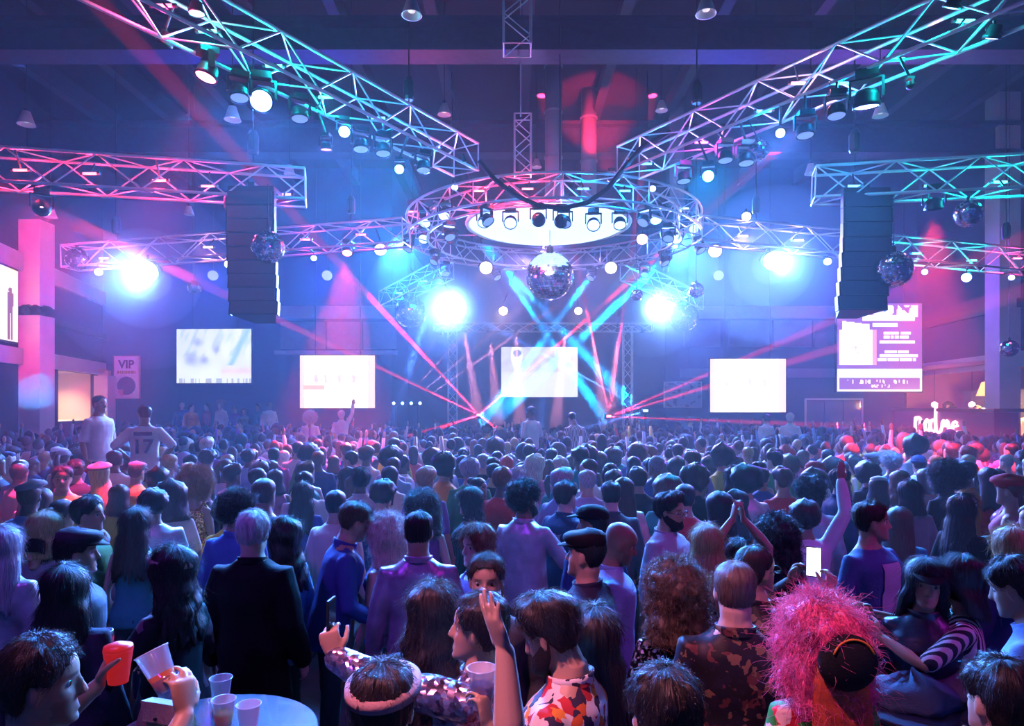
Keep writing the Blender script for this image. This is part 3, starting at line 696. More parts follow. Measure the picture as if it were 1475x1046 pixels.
# ------------------------------------------------------------------ screens and signs
def emis_attr(name, strength):
    if name in MATS: return MATS[name]
    m = bpy.data.materials.new(name); m.use_nodes = True; nt = m.node_tree; b = nt.nodes['Principled BSDF']
    a = nt.nodes.new('ShaderNodeVertexColor'); a.layer_name = 'picture'
    nt.links.new(a.outputs[0], b.inputs['Emission Color']); b.inputs['Emission Strength'].default_value = strength
    b.inputs['Base Color'].default_value = (.02, .02, .02, 1); b.inputs['Roughness'].default_value = .4
    MATS[name] = m; return m
def print_attr(name):
    if name in MATS: return MATS[name]
    m = bpy.data.materials.new(name); m.use_nodes = True; nt = m.node_tree; b = nt.nodes['Principled BSDF']
    a = nt.nodes.new('ShaderNodeVertexColor'); a.layer_name = 'picture'
    nt.links.new(a.outputs[0], b.inputs['Base Color']); b.inputs['Roughness'].default_value = .7
    MATS[name] = m; return m
def picture_mesh(wd, ht, nx, ny, fn):
    vs = [(wd * (i / nx - .5), 0, ht * (j / ny - .5)) for j in range(ny + 1) for i in range(nx + 1)]
    fs = [(j * (nx + 1) + i, j * (nx + 1) + i + 1, (j + 1) * (nx + 1) + i + 1, (j + 1) * (nx + 1) + i) for j in range(ny) for i in range(nx)]
    me = bpy.data.meshes.new('display'); me.from_pydata(vs, [], fs)
    at = me.color_attributes.new('picture', 'FLOAT_COLOR', 'CORNER')
    cols = np.zeros((len(fs), 4, 4), np.float32); cols[..., 3] = 1
    for j in range(ny):
        for i in range(nx): cols[j * nx + i, :, :3] = fn((i + .5) / nx, 1 - (j + .5) / ny)
    at.data.foreach_set('color', cols.ravel()); me.update()
    return me
def screen(name, label, cat, x0, x1, y0, y1, d, fn, strength=1.0, nx=64, ny=46, yaw=0, mount='post', lit=True, back=25.5, bez=.035):
    a = P(x0, y1, d); b = P(x1, y0, d); c = (a + b) / 2; wd, ht = b.x - a.x, b.z - a.z
    rt = thing(name, label, cat, c, (0, 0, yaw), 'screens and posters')
    link('display', picture_mesh(wd, ht, nx, ny, fn), emis_attr('screen_light_%g' % strength, strength) if lit else print_attr('poster_print'), rt)
    link('housing', MB().box((0, .06, 0), (wd / 2 + bez, .05, ht / 2 + bez)).mesh('housing'), M_black if lit else M_white, rt)
    if mount == 'post':
        for s in (-.3, .3): link('hanger', MB().box((s * wd, .08, ht / 2 + (11.29 - c.z - ht / 2) / 2), (.015, .015, (11.29 - c.z - ht / 2) / 2)).mesh('hanger'), M_black, rt)
    else:
        link('wall_bracket', MB().box((0, (back - d) / 2 + .04, 0), (.2, max(.02, (back - d) / 2 - .02), .2)).mesh('wall_bracket'), M_black, rt)
    return rt
nz3 = lambda x, y, z=0.0: noise.noise((x, y, z))
def sc_picture(u, v):
    a = nz3(u * 5, v * 4, 1); b2 = nz3(u * 16 + v * 5, v * 3, 4)
    c = np.array([.92, .97, 1.0])
    k = max(0, min(1, (b2 + .05) * 3)) if v < .5 else 0
    c = c * (1 - k * .5) + np.array([.45, .6, .72]) * k * .5
    for cu, cv, r in ((.19, .55, .10), (.37, .57, .06), (.53, .38, .06), (.28, .25, .07)):
        e = math.exp(-(((u - cu) / r) ** 2 + ((v - cv) * .75 / r) ** 2)); c = c * (1 - .75 * e) + np.array([.30, .33, .6]) * .75 * e
    e = math.exp(-(((u - .82) + (v - .4) * .35) / .05) ** 2) * (1 if v < .68 else 0); c = c * (1 - .8 * e) + np.array([.25, .55, .8]) * .8 * e
    if u > .6: e = math.exp(-((v - .78) / .08) ** 2) * .6; c = c * (1 - e) + np.array([1.0, .6, .68]) * e
    if v > .92: c = c * (.55 + .45 * (nz3(u * 26, 3) > 0))
    return c * (1 + .15 * a)
def glyph_rows(u, v, rows):
    """pale lettering too faint to read: uneven strokes"""
    for r, (v0, v1, u0, u1, k) in enumerate(rows):
        if v0 < v < v1 and u0 < u < u1:
            if nz3(u * k, r * 7.3, 2) + .5 * nz3(u * k * 2.3, v * 14, 5) > .12: return True
    return False
def sc_warm(pal):
    def fn(u, v):
        c = np.array([1.25, 1.18, 1.05])
        if v < .35: c = np.array([1.2, 1.05, .62]) if u < .62 and pal == 0 else np.array([1.25, 1.18, 1.0])
        if u < .06 or u > .9: c = np.array([1.15, .82, .62])
        if .36 < v < .55 and .08 < u < .88: c = np.array([1.2, 1.15, 1.12])
        if glyph_rows(u, v, [(.38, .53, .1, .8, 16)]): c = np.array([.74, .7, .72]) if pal == 0 else np.array([.86, .83, .84])
        if .57 < v < .66 and .05 < u < .33: c = np.array([1.15, .62, .42]) if pal == 0 else np.array([1.15, .88, .82])
        return c
    return fn
def sc_stage(u, v):
    c = np.array([.95, .95, 1.1])
    if v < .5: c = np.array([.75, .72, .95]) + .25 * nz3(u * 8, v * 6)
    if abs(u - .2) < .05 + .03 * math.sin(v * 9): c = np.array([1.2, 1.25, 1.3])
    if (u - .21) ** 2 + ((v - .12) * .7) ** 2 < .003: c = np.array([.3, .35, .6])
    if u > .75 and v < .55 and nz3(u * 12, v * 9, 3) > -.1: c = np.array([1.2, .95, .95])
    return c
def sc_notice(u, v):
    c = np.array([.28, .10, .38])
    W = np.array([1.2, 1.0, 1.12])
    if .36 < u < .95 and .02 < v < .16 and nz3(u * 14, v * 10, 1) > -.25: c = W
    if .3 < u < .92 and .13 < v < .2: c = W
    if .42 < u < .72 and .22 < v < .27: c = W
    for v0, u0, u1 in ((.32, .55, .87), (.37, .55, .85), (.42, .5, .92), (.53, .56, .84), (.58, .5, .95), (.62, .48, .93)):
        if v0 < v < v0 + .035 and u0 < u < u1 and nz3(u * 40, v0 * 50, 2) > -.35: c = W
    if .02 < u < .44 and .3 < v < .7: c = np.array([1.25, 1.12, 1.0])
    if .06 < u < .38 and .2 < v < .3 and v > .2 + .12 * (u - .06): c = np.array([1.2, .95, .95])
    if .42 < u < .47 and .3 < v < .7: c = np.array([1.2, .35, .45])
    if .14 < u < .3 and .45 < v < .6 and nz3(u * 30, v * 25, 2) > .3: c = np.array([.7, .55, .6])
    if .74 < v < .84: c = np.array([1.0, 1.2, 1.2])
    if v >= .84:
        if glyph_rows(u, v, [(.87, .915, .12, .85, 30), (.925, .96, .36, .62, 30)]): c = W
        if u < .025 or u > .975 or v > .975: c = W
    return c
screen('video_screen', 'video screen with a busy pale blue picture, under the line array beside the pillar', 'screen', 253, 363, 474, 552, 24.6, sc_picture, 1.15, yaw=-.05)
screen('projection_screen', 'white projection screen with faint grey lettering and an orange smudge', 'screen', 432, 540, 512, 588, 24.8, sc_warm(0), 1.15)
screen('projection_screen', 'blank white projection screen with very faint lettering, on the bar side', 'screen', 1023, 1132, 517, 594, 24.8, sc_warm(1), 1.25)
screen('stage_screen', 'overexposed screen at the back of the stage showing a figure in white', 'screen', 722, 832, 500, 572, 28.6, sc_stage, 1.3, back=29.4)
screen('notice_screen', 'tall purple notice screen with white lettering and a pale box, near the bar', 'screen', 1206, 1328, 437, 564, 23.6, sc_notice, 1.35, 84, 90)
vip = screen('poster', 'white poster reading VIP above a dark round ball picture', 'poster', 165, 199, 514, 573, 25.38, lambda u, v: ((.10, .13, .3) if (u - .5) ** 2 + ((v - .71) * 1.74) ** 2 < .15 and not (u < .36 and v > .8) else (.62, .4, .5) if (u - .3) ** 2 + ((v - .86) * 1.7) ** 2 < .02 else (.36, .3, .22) if .34 < v < .42 and .1 < u < .88 and nz3(u * 26, 1, 1) > -.1 else (.72, .76, .86)), 1, 44, 70, lit=False, mount='wall')
screen('poster', 'grey poster wall with faint dark marks beside the stage on the bar side', 'poster', 958, 1010, 551, 586, 25.38, lambda u, v: ((.14, .14, .22) if nz3(u * 9, v * 8, 2) > .25 else (.34, .38, .5)), 1, 44, 30, lit=False, mount='wall')
link('lettering', text_mesh('lettering', 'VIP', .42, .004, .012), mat('navy_print', (.03, .04, .14), .6), vip, (0, -.008, .34), (PI / 2, 0, 0))
# backlit banner with two dark figures on the upper side wall
def sc_banner(u, v):
    for cu in (.38, .78):
        dx = (u - cu) * 1.1
        if dx * dx + ((v - .3) * 1.5) ** 2 < .0035 or (.34 < v < .62 and abs(dx) < .10 - .05 * (v - .34)) or (.6 < v < .98 and (abs(dx - .045) < .035 or abs(dx + .045) < .035)): return (.35, .12, .18)
    return (1.25, 1.1, .95) if v > .12 else (1.2, 1.0, .7)
Yb = 17.75; xb = wall_x(Yb) + .12
bn = thing('backlit_banner', 'backlit banner with two dark standing figures, high between the white beams', 'banner', (xb, Yb, 5.12), (0, 0, PI / 2 + math.atan(.24)), 'screens and posters')
link('display', picture_mesh(2.0, 1.95, 40, 60, sc_banner), emis_attr('screen_light_1.1', 1.1), bn)
link('housing', MB().box((0, .06, 0), (1.05, .05, 1.02)).mesh('housing'), M_black, bn)

# ------------------------------------------------------------------ warm recess on the pillar side, bar on the other
for i, (px, py) in enumerate(((100, 527), (118, 529), (136, 531))):
    q = Vector((-15.6 - i * .3, 22.3 + i * .9, 3.58)); rt = thing('recessed_downlight', 'warm downlight in the ceiling of the lit recess, %s from the white pillar' % ORD[i], 'ceiling light', q, None, 'recess downlights')
    link('trim_ring', MB().tube([ring_pt(2 * PI * k / 20, .13, 0) for k in range(20)], .02, 6, True).mesh('trim_ring'), M_white, rt)
    link('lens', MB().lathe([(.01, -.01), (.12, 0), (.12, .02)], 16).mesh('lens'), lens_mat(WARM, 12), rt)
    spot('downlight_beam', q + Vector((0, 0, -.05)), q - Vector((.1, 0, 2)), WARM, 320, 130, .8, .1, rt)
bar = thing('bar_counter', 'raised bar counter with glowing script lettering on its front', 'bar', (wall_x(22, 0) - .9, 21.6, 0))
box_obj('counter_top', (0, 0, 2.28), (.42, 2.6, .05), mat('bar_top', (.12, .05, .05), .3), bar)
box_obj('counter_front', (0, 0, 1.12), (.34, 2.5, 1.1), mat('bar_front', (.32, .10, .2), .6), bar)
box_obj('bar_floor', (1.35, 0, .33), (.95, 2.9, .33), M_deck, bar)
box_obj('back_shelf', (2.15, 0, 2.9), (.15, 2.6, .03), M_steel, bar); box_obj('shelf_support', (2.18, 0, 1.45), (.1, 2.5, 1.42), M_steel, bar)
def script_sign():
    """loose joined handwriting: r u a d . m e"""
    pts = []; x = 0.0
    def arc(cx, cz, rx, rz, a0, a1, n=7):
        for k in range(n): a = math.radians(a0 + (a1 - a0) * k / (n - 1)); pts.append((0, -(cx + rx * math.cos(a)), cz + rz * math.sin(a)))
    arc(.0, .25, .05, .25, 270, 90); arc(.14, .36, .12, .12, 180, 20); arc(.34, .2, .12, .22, 160, 380); arc(.62, .22, .13, .2, 60, 400, 10); arc(.92, .22, .14, .2, 80, 400, 10)
    arc(1.1, .5, .05, .45, 100, 260); arc(1.2, .1, .12, .08, 230, 330); arc(1.45, .2, .08, .2, 180, 0); arc(1.61, .2, .08, .2, 180, 0); arc(1.78, .2, .09, .2, 180, 360); arc(2.0, .2, .13, .18, 20, 320, 10); arc(2.25, -.05, .2, .12, 160, 20)
    return MB().tube(pts, .045, 6).mesh('script_lettering', True)
link('script_lettering', script_sign(), lens_mat(ROSE, 3), bar, (-.4, 1.1, 1.55))
for i, (px, py, d) in enumerate(((1420, 560, 21.6), (1451, 568, 20.4))):
    q = P(px, py, d); rt = thing('bar_pendant_lamp', ['small orange cone pendant lamp over the bar', 'larger yellow cone pendant lamp over the bar counter'][i], 'pendant lamp', q)
    link('shade', ME_CONE, mat('amber_glass', (.8, .45, .1), .4, emit=(1.0, .55, .12), estr=2.0), rt, None, None, .75 + .2 * i)
    link('bulb', ME_BULB, lens_mat(WARM, 8), rt, None, None, .7)
    pipe('cord', (0, 0, .25), (0, 0, 3.66 - q.z), .01, M_black, rt)
    point('pendant_glow', q - Vector((0, 0, .35)), (1, .5, .16), 260, .1)
for i, (px, py, d) in enumerate(((1346, 583, 23.5), (1400, 583, 22.5))):
    q = P(px, py, d); rt = thing('bar_globe_lamp', ['round white globe lamp at the far end of the bar', 'round white globe lamp in the middle of the bar'][i], 'globe lamp', q)
    link('globe', MB().ball((0, 0, 0), .1, 12, 8).mesh('globe', True), lens_mat(ROSE, 6), rt); pipe('stem', (0, 0, .08), (0, 0, 3.6 - q.z), .01, M_black, rt)
# glazed partition beside the bar
pt = thing('glass_partition', 'low glazed partition with a pale frame between white screen and notice screen', 'partition', P(1201, 640, 24.6))
hb = CAM_H - (575 - 585) / F_PX * 24.6 - pt.location.z
for s in (-1, 1): box_obj('frame_post', (s * 1.02, 0, hb / 2 - .5), (.03, .03, hb / 2 + .5), M_band, pt)
box_obj('top_rail', (0, 0, hb), (1.05, .03, .03), M_band, pt)
for k in range(3): box_obj('pane', (-.68 + .68 * k, 0, hb / 2 - .2), (.32, .01, hb / 2 + .15), mat('smoked_glass', (.2, .18, .3), .1, alpha=.35), pt)
# clamp lamps on the white pillar
cl = thing('clamp_lamp_cluster', 'cluster of black clamp lamps strapped round the white pillar', 'stage lamp', (wall_x(19.3) + .36, 19.3, 5.05))
link('strap', MB().box((0, 0, 0), (.33, .33, .12)).mesh('strap'), M_black, cl)
for k, a in enumerate((-1.5, -1.0, -.4)):
    link('can', ME_CAN, M_black, cl, Vector((math.cos(a) * .5, math.sin(a) * .5, 0)), quat_to(Vector((math.cos(a), math.sin(a), -.5))), .14)
# ------------------------------------------------------------------ people: shapes
def loft(mb, rings):
    n = len(rings[0]); vs = [p for r in rings for p in r]; fs = []
    for j in range(len(rings) - 1):
        for k in range(n): fs.append((j * n + k, j * n + (k + 1) % n, (j + 1) * n + (k + 1) % n, (j + 1) * n + k))
    fs.append(tuple(reversed(range(n)))); fs.append(tuple((len(rings) - 1) * n + k for k in range(n)))
    mb.add(vs, fs)
def ell(c, hw, hd, n=16, M=None, sq=1.0):
    out = []
    for k in range(n):
        a = 2 * PI * k / n; ca, sa = math.cos(a), math.sin(a)
        x = math.copysign(abs(ca) ** sq, ca) * hw; y = math.copysign(abs(sa) ** sq, sa) * hd
        v = Vector((c[0] + x, c[1] + y, c[2])); out.append(M @ v if M else v)
    return out
def limb(mb, pts, rads, n=10):
    """smooth tapered limb with rounded ends"""
    P_ = [Vector(p) for p in pts]
    a = (P_[0] - P_[1]).normalized(); b = (P_[-1] - P_[-2]).normalized()
    pts2 = [P_[0] + a * rads[0] * .8] + [P_[0] + a * rads[0] * .45] + P_ + [P_[-1] + b * rads[-1] * .45, P_[-1] + b * rads[-1] * .8]
    r2 = [rads[0] * .45, rads[0] * .85] + list(rads) + [rads[-1] * .85, rads[-1] * .45]
    mb.tube(pts2, r2, n)

HEAD_Z = np.array([-.118, -.112, -.100, -.082, -.060, -.030, 0, .03, .06, .085, .103, .114, .119])
HEAD_W = np.array([.012, .030, .044, .054, .061, .068, .0725, .0755, .0745, .066, .049, .029, .008])
HEAD_F = np.array([.070, .088, .0945, .092, .088, .087, .083, .092, .087, .069, .043, .020, -.004])
HEAD_B = np.array([.040, .020, .000, -.028, -.060, -.080, -.091, -.098, -.098, -.088, -.066, -.042, -.018])
def head_xy(az, z, t=0.0):
    """surface point of the head at height z; az = 0 is the face; t = outward offset"""
    zz = min(max(z, -.118), .119)
    w_ = float(np.interp(zz, HEAD_Z, HEAD_W)); f = float(np.interp(zz, HEAD_Z, HEAD_F)); b = float(np.interp(zz, HEAD_Z, HEAD_B))
    cy_ = (f + b) / 2 - .004; hd = (f - b) / 2
    s, c = math.sin(az), math.cos(az)
    x = math.copysign(abs(s) ** .92, s) * (w_ + t); y = math.copysign(abs(c) ** .92, c) * (hd + t) + cy_
    return x, y
def head_shape(mb, M, fem=False, detail=True):
    n = 40 if detail else 16; m = 26 if detail else 10
    zs = [-.118 + .237 * (.5 - .5 * math.cos(PI * j / (m - 1))) for j in range(m)]
    rings = []
    for z in zs:
        r = []
        for k in range(n):
            az = 2 * PI * k / n - PI; x, y = head_xy(az, z)
            if detail and y > 0:
                d = 0.0
                for s in (-1, 1):
                    d -= .011 * math.exp(-((x - s * .033) / .017) ** 2 - ((z - .004) / .015) ** 2)          # eye sockets
                    d += .004 * math.exp(-((x - s * .030) / .022) ** 2 - ((z - .026) / .008) ** 2)          # brows
                    d += .004 * math.exp(-((x - s * .045) / .018) ** 2 - ((z + .030) / .016) ** 2)          # cheekbones
                d += .007 * math.exp(-(x / .021) ** 2 - ((z + .060) / .006) ** 2)                         # upper lip
                d -= .006 * math.exp(-(x / .024) ** 2 - ((z + .0665) / .0028) ** 2)
                d += .007 * math.exp(-(x / .018) ** 2 - ((z + .074) / .006) ** 2)                         # lower lip
                d -= .005 * math.exp(-(x / .025) ** 2 - ((z + .087) / .006) ** 2)
                d += .005 * math.exp(-(x / .020) ** 2 - ((z + .103) / .010) ** 2)                         # chin
                y += d
            r.append(M @ Vector((x * (.95 if fem else 1), y, z)))
        rings.append(r)
    loft(mb, rings)
    if detail:                                                                                  # nose
        prof = [(.024, .086, .007), (.012, .092, .0085), (-.005, .1005, .0105), (-.02, .109, .0135), (-.031, .113, .0165), (-.038, .106, .017), (-.043, .09, .013)]
        rings = []
        for z, y, hw in prof: rings.append([M @ Vector((hw * math.cos(a), y - .022 + (.022) * math.sin(a) if math.sin(a) > 0 else y - .022 + .02 * math.sin(a), z)) for a in [2 * PI * k / 12 for k in range(12)]])
        loft(mb, rings)
    for s in (-1, 1):
        R3 = M.to_3x3() @ Euler((.12, 0, -s * .35)).to_matrix()
        mb.ball(M @ Vector((s * .076, -.010, -.006)), (.0075, .019, .031), 10, 8, R3)
        if detail: mb.ball(M @ Vector((s * .078, -.004, -.030)), (.006, .009, .010), 8, 6, R3)

def ik(S, W, l1, l2, pole):
    S = Vector(S); W = Vector(W); d = W - S; L = d.length
    if L > (l1 + l2) * .995: W = S + d * ((l1 + l2) * .995 / L); d = W - S; L = d.length
    a = (l1 * l1 - l2 * l2 + L * L) / (2 * L); h = math.sqrt(max(0, l1 * l1 - a * a))
    u = d / L; p = Vector(pole); p = p - u * p.dot(u)
    if p.length < 1e-5: p = u.orthogonal()
    return S + u * a + p.normalized() * h, W

def hand_shape(mb, W, d, n, side, curl=.35, spread=.08, thumb=.6, n_seg=8):
    """palm and five fingers; d = pointing direction, n = palm normal, side = towards the thumb"""
    d = Vector(d).normalized(); n = Vector(n); n = (n - d * n.dot(d)).normalized(); s = d.cross(n)
    if s.dot(Vector(side)) < 0: s = -s
    rings = []
    for t, wd, th in ((-.03, .021, .019), (0, .024, .017), (.03, .035, .0155), (.06, .041, .014), (.088, .040, .0115), (.097, .032, .007)):
        c = W + d * t; rings.append([c + s * (wd * math.cos(a)) + n * (th * math.sin(a)) for a in [2 * PI * k / 14 for k in range(14)]])
    loft(mb, rings)
    for i, (off, ln, r) in enumerate(((.030, .070, .0085), (.010, .079, .0088), (-.011, .074, .0085), (-.030, .058, .0075))):
        base = W + d * (.082 - .006 * abs(i - 1)) + s * off
        dirv = (d + s * (off / .03 * spread)).normalized(); pts = [base]; ang = 0.0
        for seg, fr in enumerate((.45, .32, .23)):
            ang += curl * (1.0 if seg else .75) * (1 + .08 * i)
            pts.append(pts[-1] + (dirv * math.cos(ang) + n * math.sin(ang)) * ln * fr)
        limb(mb, pts, [r, r * .95, r * .88, r * .72], n_seg)
    b = W + d * .022 + s * .028
    t1 = b + (d * .65 + s * thumb + n * .35).normalized() * .036; t2 = t1 + (d * .85 + s * thumb * .5 + n * (.3 + curl * .4)).normalized() * .030
    t3 = t2 + (d * .95 + s * thumb * .15 + n * (.3 + curl * .7)).normalized() * .024
    limb(mb, [b, t1, t2, t3], [.0135, .0115, .0100, .0080], n_seg)

ARMS = {  # wrist in the torso frame for the right side (mirrored for the left), pole, hand direction or None, palm normal, curl
    'down': ((.265, .05, .86), (.25, -1, .1), None, (-1, .2, 0), .35),
    'bent': ((.20, .27, 1.05), (.7, -.6, -.6), None, (-.9, 0, -.3), .5),
    'hold': ((.15, .30, 1.20), (.8, -.4, -.8), (-.25, .75, .35), (-1, .1, 0), .75),
    'up': ((.30, .06, 1.90), (.6, -.5, .1), (0.05, .05, 1), (-.2, 1, 0), .12),
    'cheer': ((.22, .22, 1.86), (1, .1, 0), (-.05, .1, 1), (-.2, 1, 0), .3),
    'phone': ((.12, .36, 1.48), (.8, -.2, -1), (-.1, .35, .9), (-1, .1, .1), .8),
    'hip': ((.20, .02, 1.0), (1, -.5, 0), (-.6, .4, -.5), (-.5, -.3, .4), .4),
    'clap': ((.05, .34, 1.25), (.8, -.2, -.9), (-.05, .5, .8), (-1, 0, 0), .1),
}
def torso_rings(inf, zlo, zhi, M, fem, belly, n=20, tab=None):
    if fem: t = [(.80, .10, .09, 0), (.88, .170, .118, -.005), (.95, .170, .118, -.005), (1.05, .138, .098, .0), (1.13, .128, .092, 0), (1.22, .142, .104, .012), (1.29, .155, .118, .022), (1.345, .155, .098, .012), (1.39, .132, .078, -.004), (1.425, .092, .062, -.014), (1.46, .060, .055, -.014), (1.51, .050, .050, -.012)]
    else: t = [(.80, .10, .09, 0), (.88, .162, .115, 0), (.95, .165, .118, 0), (1.05, .158, .112 + belly, belly), (1.14, .156, .110 + belly, belly), (1.24, .170, .116 + belly * .4, .006), (1.33, .184, .116, .006), (1.37, .176, .104, 0), (1.405, .150, .084, -.010), (1.435, .108, .068, -.015), (1.465, .072, .060, -.015), (1.51, .056, .056, -.012)]
    A = np.array(t); zs = sorted({zlo, zhi, *[z for z in A[:, 0] if zlo < z < zhi]})
    R = []
    for z in zs:
        hw, hd, yo = (float(np.interp(z, A[:, 0], A[:, k])) for k in (1, 2, 3))
        fi = inf * (1 if z < 1.38 else .55 if z < 1.43 else .3); R.append(ell((0, yo, z), hw + fi, hd + fi, n, M, .82))
    return R

def pose(p):
    """joints of a standing figure facing +Y, 1.75 m tall"""
    fem = p.get('fem', False)
    piv = Vector((0, 0, .95))
    R = Euler((-p.get('lean', 0.0), p.get('side', 0.0), p.get('twist', 0.0)), 'ZYX').to_matrix().to_4x4()
    T = Matrix.Translation(piv) @ R @ Matrix.Translation(-piv)
    nb = T @ Vector((0, -.012, 1.465))
    H = R @ Euler((p.get('nod', 0.0), p.get('tilt', 0.0), p.get('turn', 0.0)), 'ZYX').to_matrix().to_4x4()
    hc = nb + (R @ Vector((0, .004, .006))) + (H @ Vector((0, .014, .133)))
    HM = Matrix.Translation(hc) @ H
    arms = []
    sw = .150 if fem else .172
    for s, key in ((1, p.get('ar', 'down')), (-1, p.get('al', 'down'))):
        a = ARMS[key] if isinstance(key, str) else key
        mir = lambda v: Vector((v[0] * s, v[1], v[2]))
        S = T @ Vector((s * sw, -.012, 1.372))
        if isinstance(key, str): Wp = T @ mir(a[0]); pole = R @ mir(a[1]); hd = R @ mir(a[2]) if a[2] else None; pn = R @ mir(a[3])
        else: Wp = Vector(a[0]); pole = Vector(a[1]); hd = Vector(a[2]) if a[2] else None; pn = Vector(a[3])       # given in the figure's own space
        if (Wp - S).z > .1:                                  # a raised arm lifts the shoulder
            S = S + Vector((0, 0, .035))
        E, Wp = ik(S, Wp, .285, .255, pole)
        arms.append((s, S, E, Wp, hd if hd else (Wp - E).normalized(), pn, a[4]))
    return T, R, nb, HM, arms

def body_mesh(p, voxel, keep=1.0, hands=True):
    fem = p.get('fem', False); k = .86 if fem else 1.0; k *= p.get('bulk', 1.0)
    T, R, nb, HM, arms = pose(p); mb = MB()
    loft(mb, torso_rings(0, .86, 1.51, T, fem, p.get('belly', 0.0)))
    limb(mb, [T @ Vector((0, -.014, 1.42)), nb + (R @ Vector((0, 0, .03))), HM @ Vector((0, -.02, -.06))], [.062 * (.9 if fem else 1), .055 * k, .058 * k], 14)
    head_shape(mb, HM, fem, voxel < .011)
    for s, S, E, Wp, hd, pn, cu in arms:
        A = T @ Vector((s * (.09), -.012, 1.375))
        limb(mb, [A, S, S.lerp(E, .5), E, E.lerp(Wp, .35), E.lerp(Wp, .7), Wp], [.05, .052 * k, .046 * k, .037 * k, .040 * k, .032 * k, .025 * k], 12)
        th = T.to_3x3() @ Vector((0, 1, 0)) + Vector((0, 0, .8))
        if hands: hand_shape(mb, Wp, hd, pn, (th if abs(Vector(hd).normalized().dot(th.normalized())) < .8 else Vector((-s, 0, 0))), cu, p.get('spread', .08))
        else: limb(mb, [Wp, Wp + Vector(hd).normalized() * .09, Wp + Vector(hd).normalized() * .16], [.026, .036, .02], 8)
    me = mb.mesh('body')
    mods = [('REMESH', dict(mode='VOXEL', voxel_size=voxel, use_smooth_shade=True)), ('SMOOTH', dict(factor=.5, iterations=2 if voxel < .011 else 1))]
    if keep < 1: mods.append(('DECIMATE', dict(ratio=keep)))
    me = bake(me, mods); me.name = 'body'
    paint_skin(me, HM, p)
    me.shade_smooth()
    return me, HM, arms, T

def paint_skin(me, HM, p):
    n = len(me.vertices); co = np.empty(n * 3, np.float32); me.vertices.foreach_get('co', co); co = co.reshape(-1, 3)
    Mi = np.array(HM.inverted()); l = co @ Mi[:3, :3].T + Mi[:3, 3]
    t = np.ones((n, 4), np.float32); x, y, z = l[:, 0], l[:, 1], l[:, 2]
    near = (np.abs(x) < .09) & (np.abs(z) < .13) & (y > .03)
    g = lambda a: np.where(near, a, 0)[:, None]
    lips = g(np.exp(-(x / .022) ** 4 - ((z + .067) / .011) ** 4)); t[:, :3] *= 1 - lips * np.array([.15, .5, .45])
    brow = g(np.exp(-((np.abs(x) - .032) / .020) ** 4 - ((z - .027) / .0058) ** 4)); t[:, :3] *= 1 - brow * .78
    cheek = g(np.exp(-((np.abs(x) - .045) / .02) ** 2 - ((z + .03) / .02) ** 2)); t[:, :3] *= 1 - cheek * np.array([0, .12, .1])
    if p.get('stubble'):
        st = g(np.where(z < -.035, 1, 0) * np.exp(-np.maximum(0, z + .05) * 40)); t[:, :3] *= 1 - st * .45
    at = me.color_attributes.new('tint', 'FLOAT_COLOR', 'POINT'); at.data.foreach_set('color', t.ravel())

def wrinkle(me, amp, sc, seed=0.0):
    n = len(me.vertices); co = np.empty(n * 3, np.float32); no = np.empty(n * 3, np.float32)
    me.vertices.foreach_get('co', co); me.vertex_normals.foreach_get('vector', no)
    co = co.reshape(-1, 3); no = no.reshape(-1, 3); d = np.empty(n, np.float32)
    for i in range(n):
        x, y, z = co[i]; d[i] = noise.noise((x * sc + seed, y * sc, z * sc * .45)) + .5 * noise.noise((x * sc * 2.3, y * sc * 2.3 + seed, z * sc * 1.6))
    co += no * (d * amp)[:, None]; me.vertices.foreach_set('co', co.ravel()); me.update()

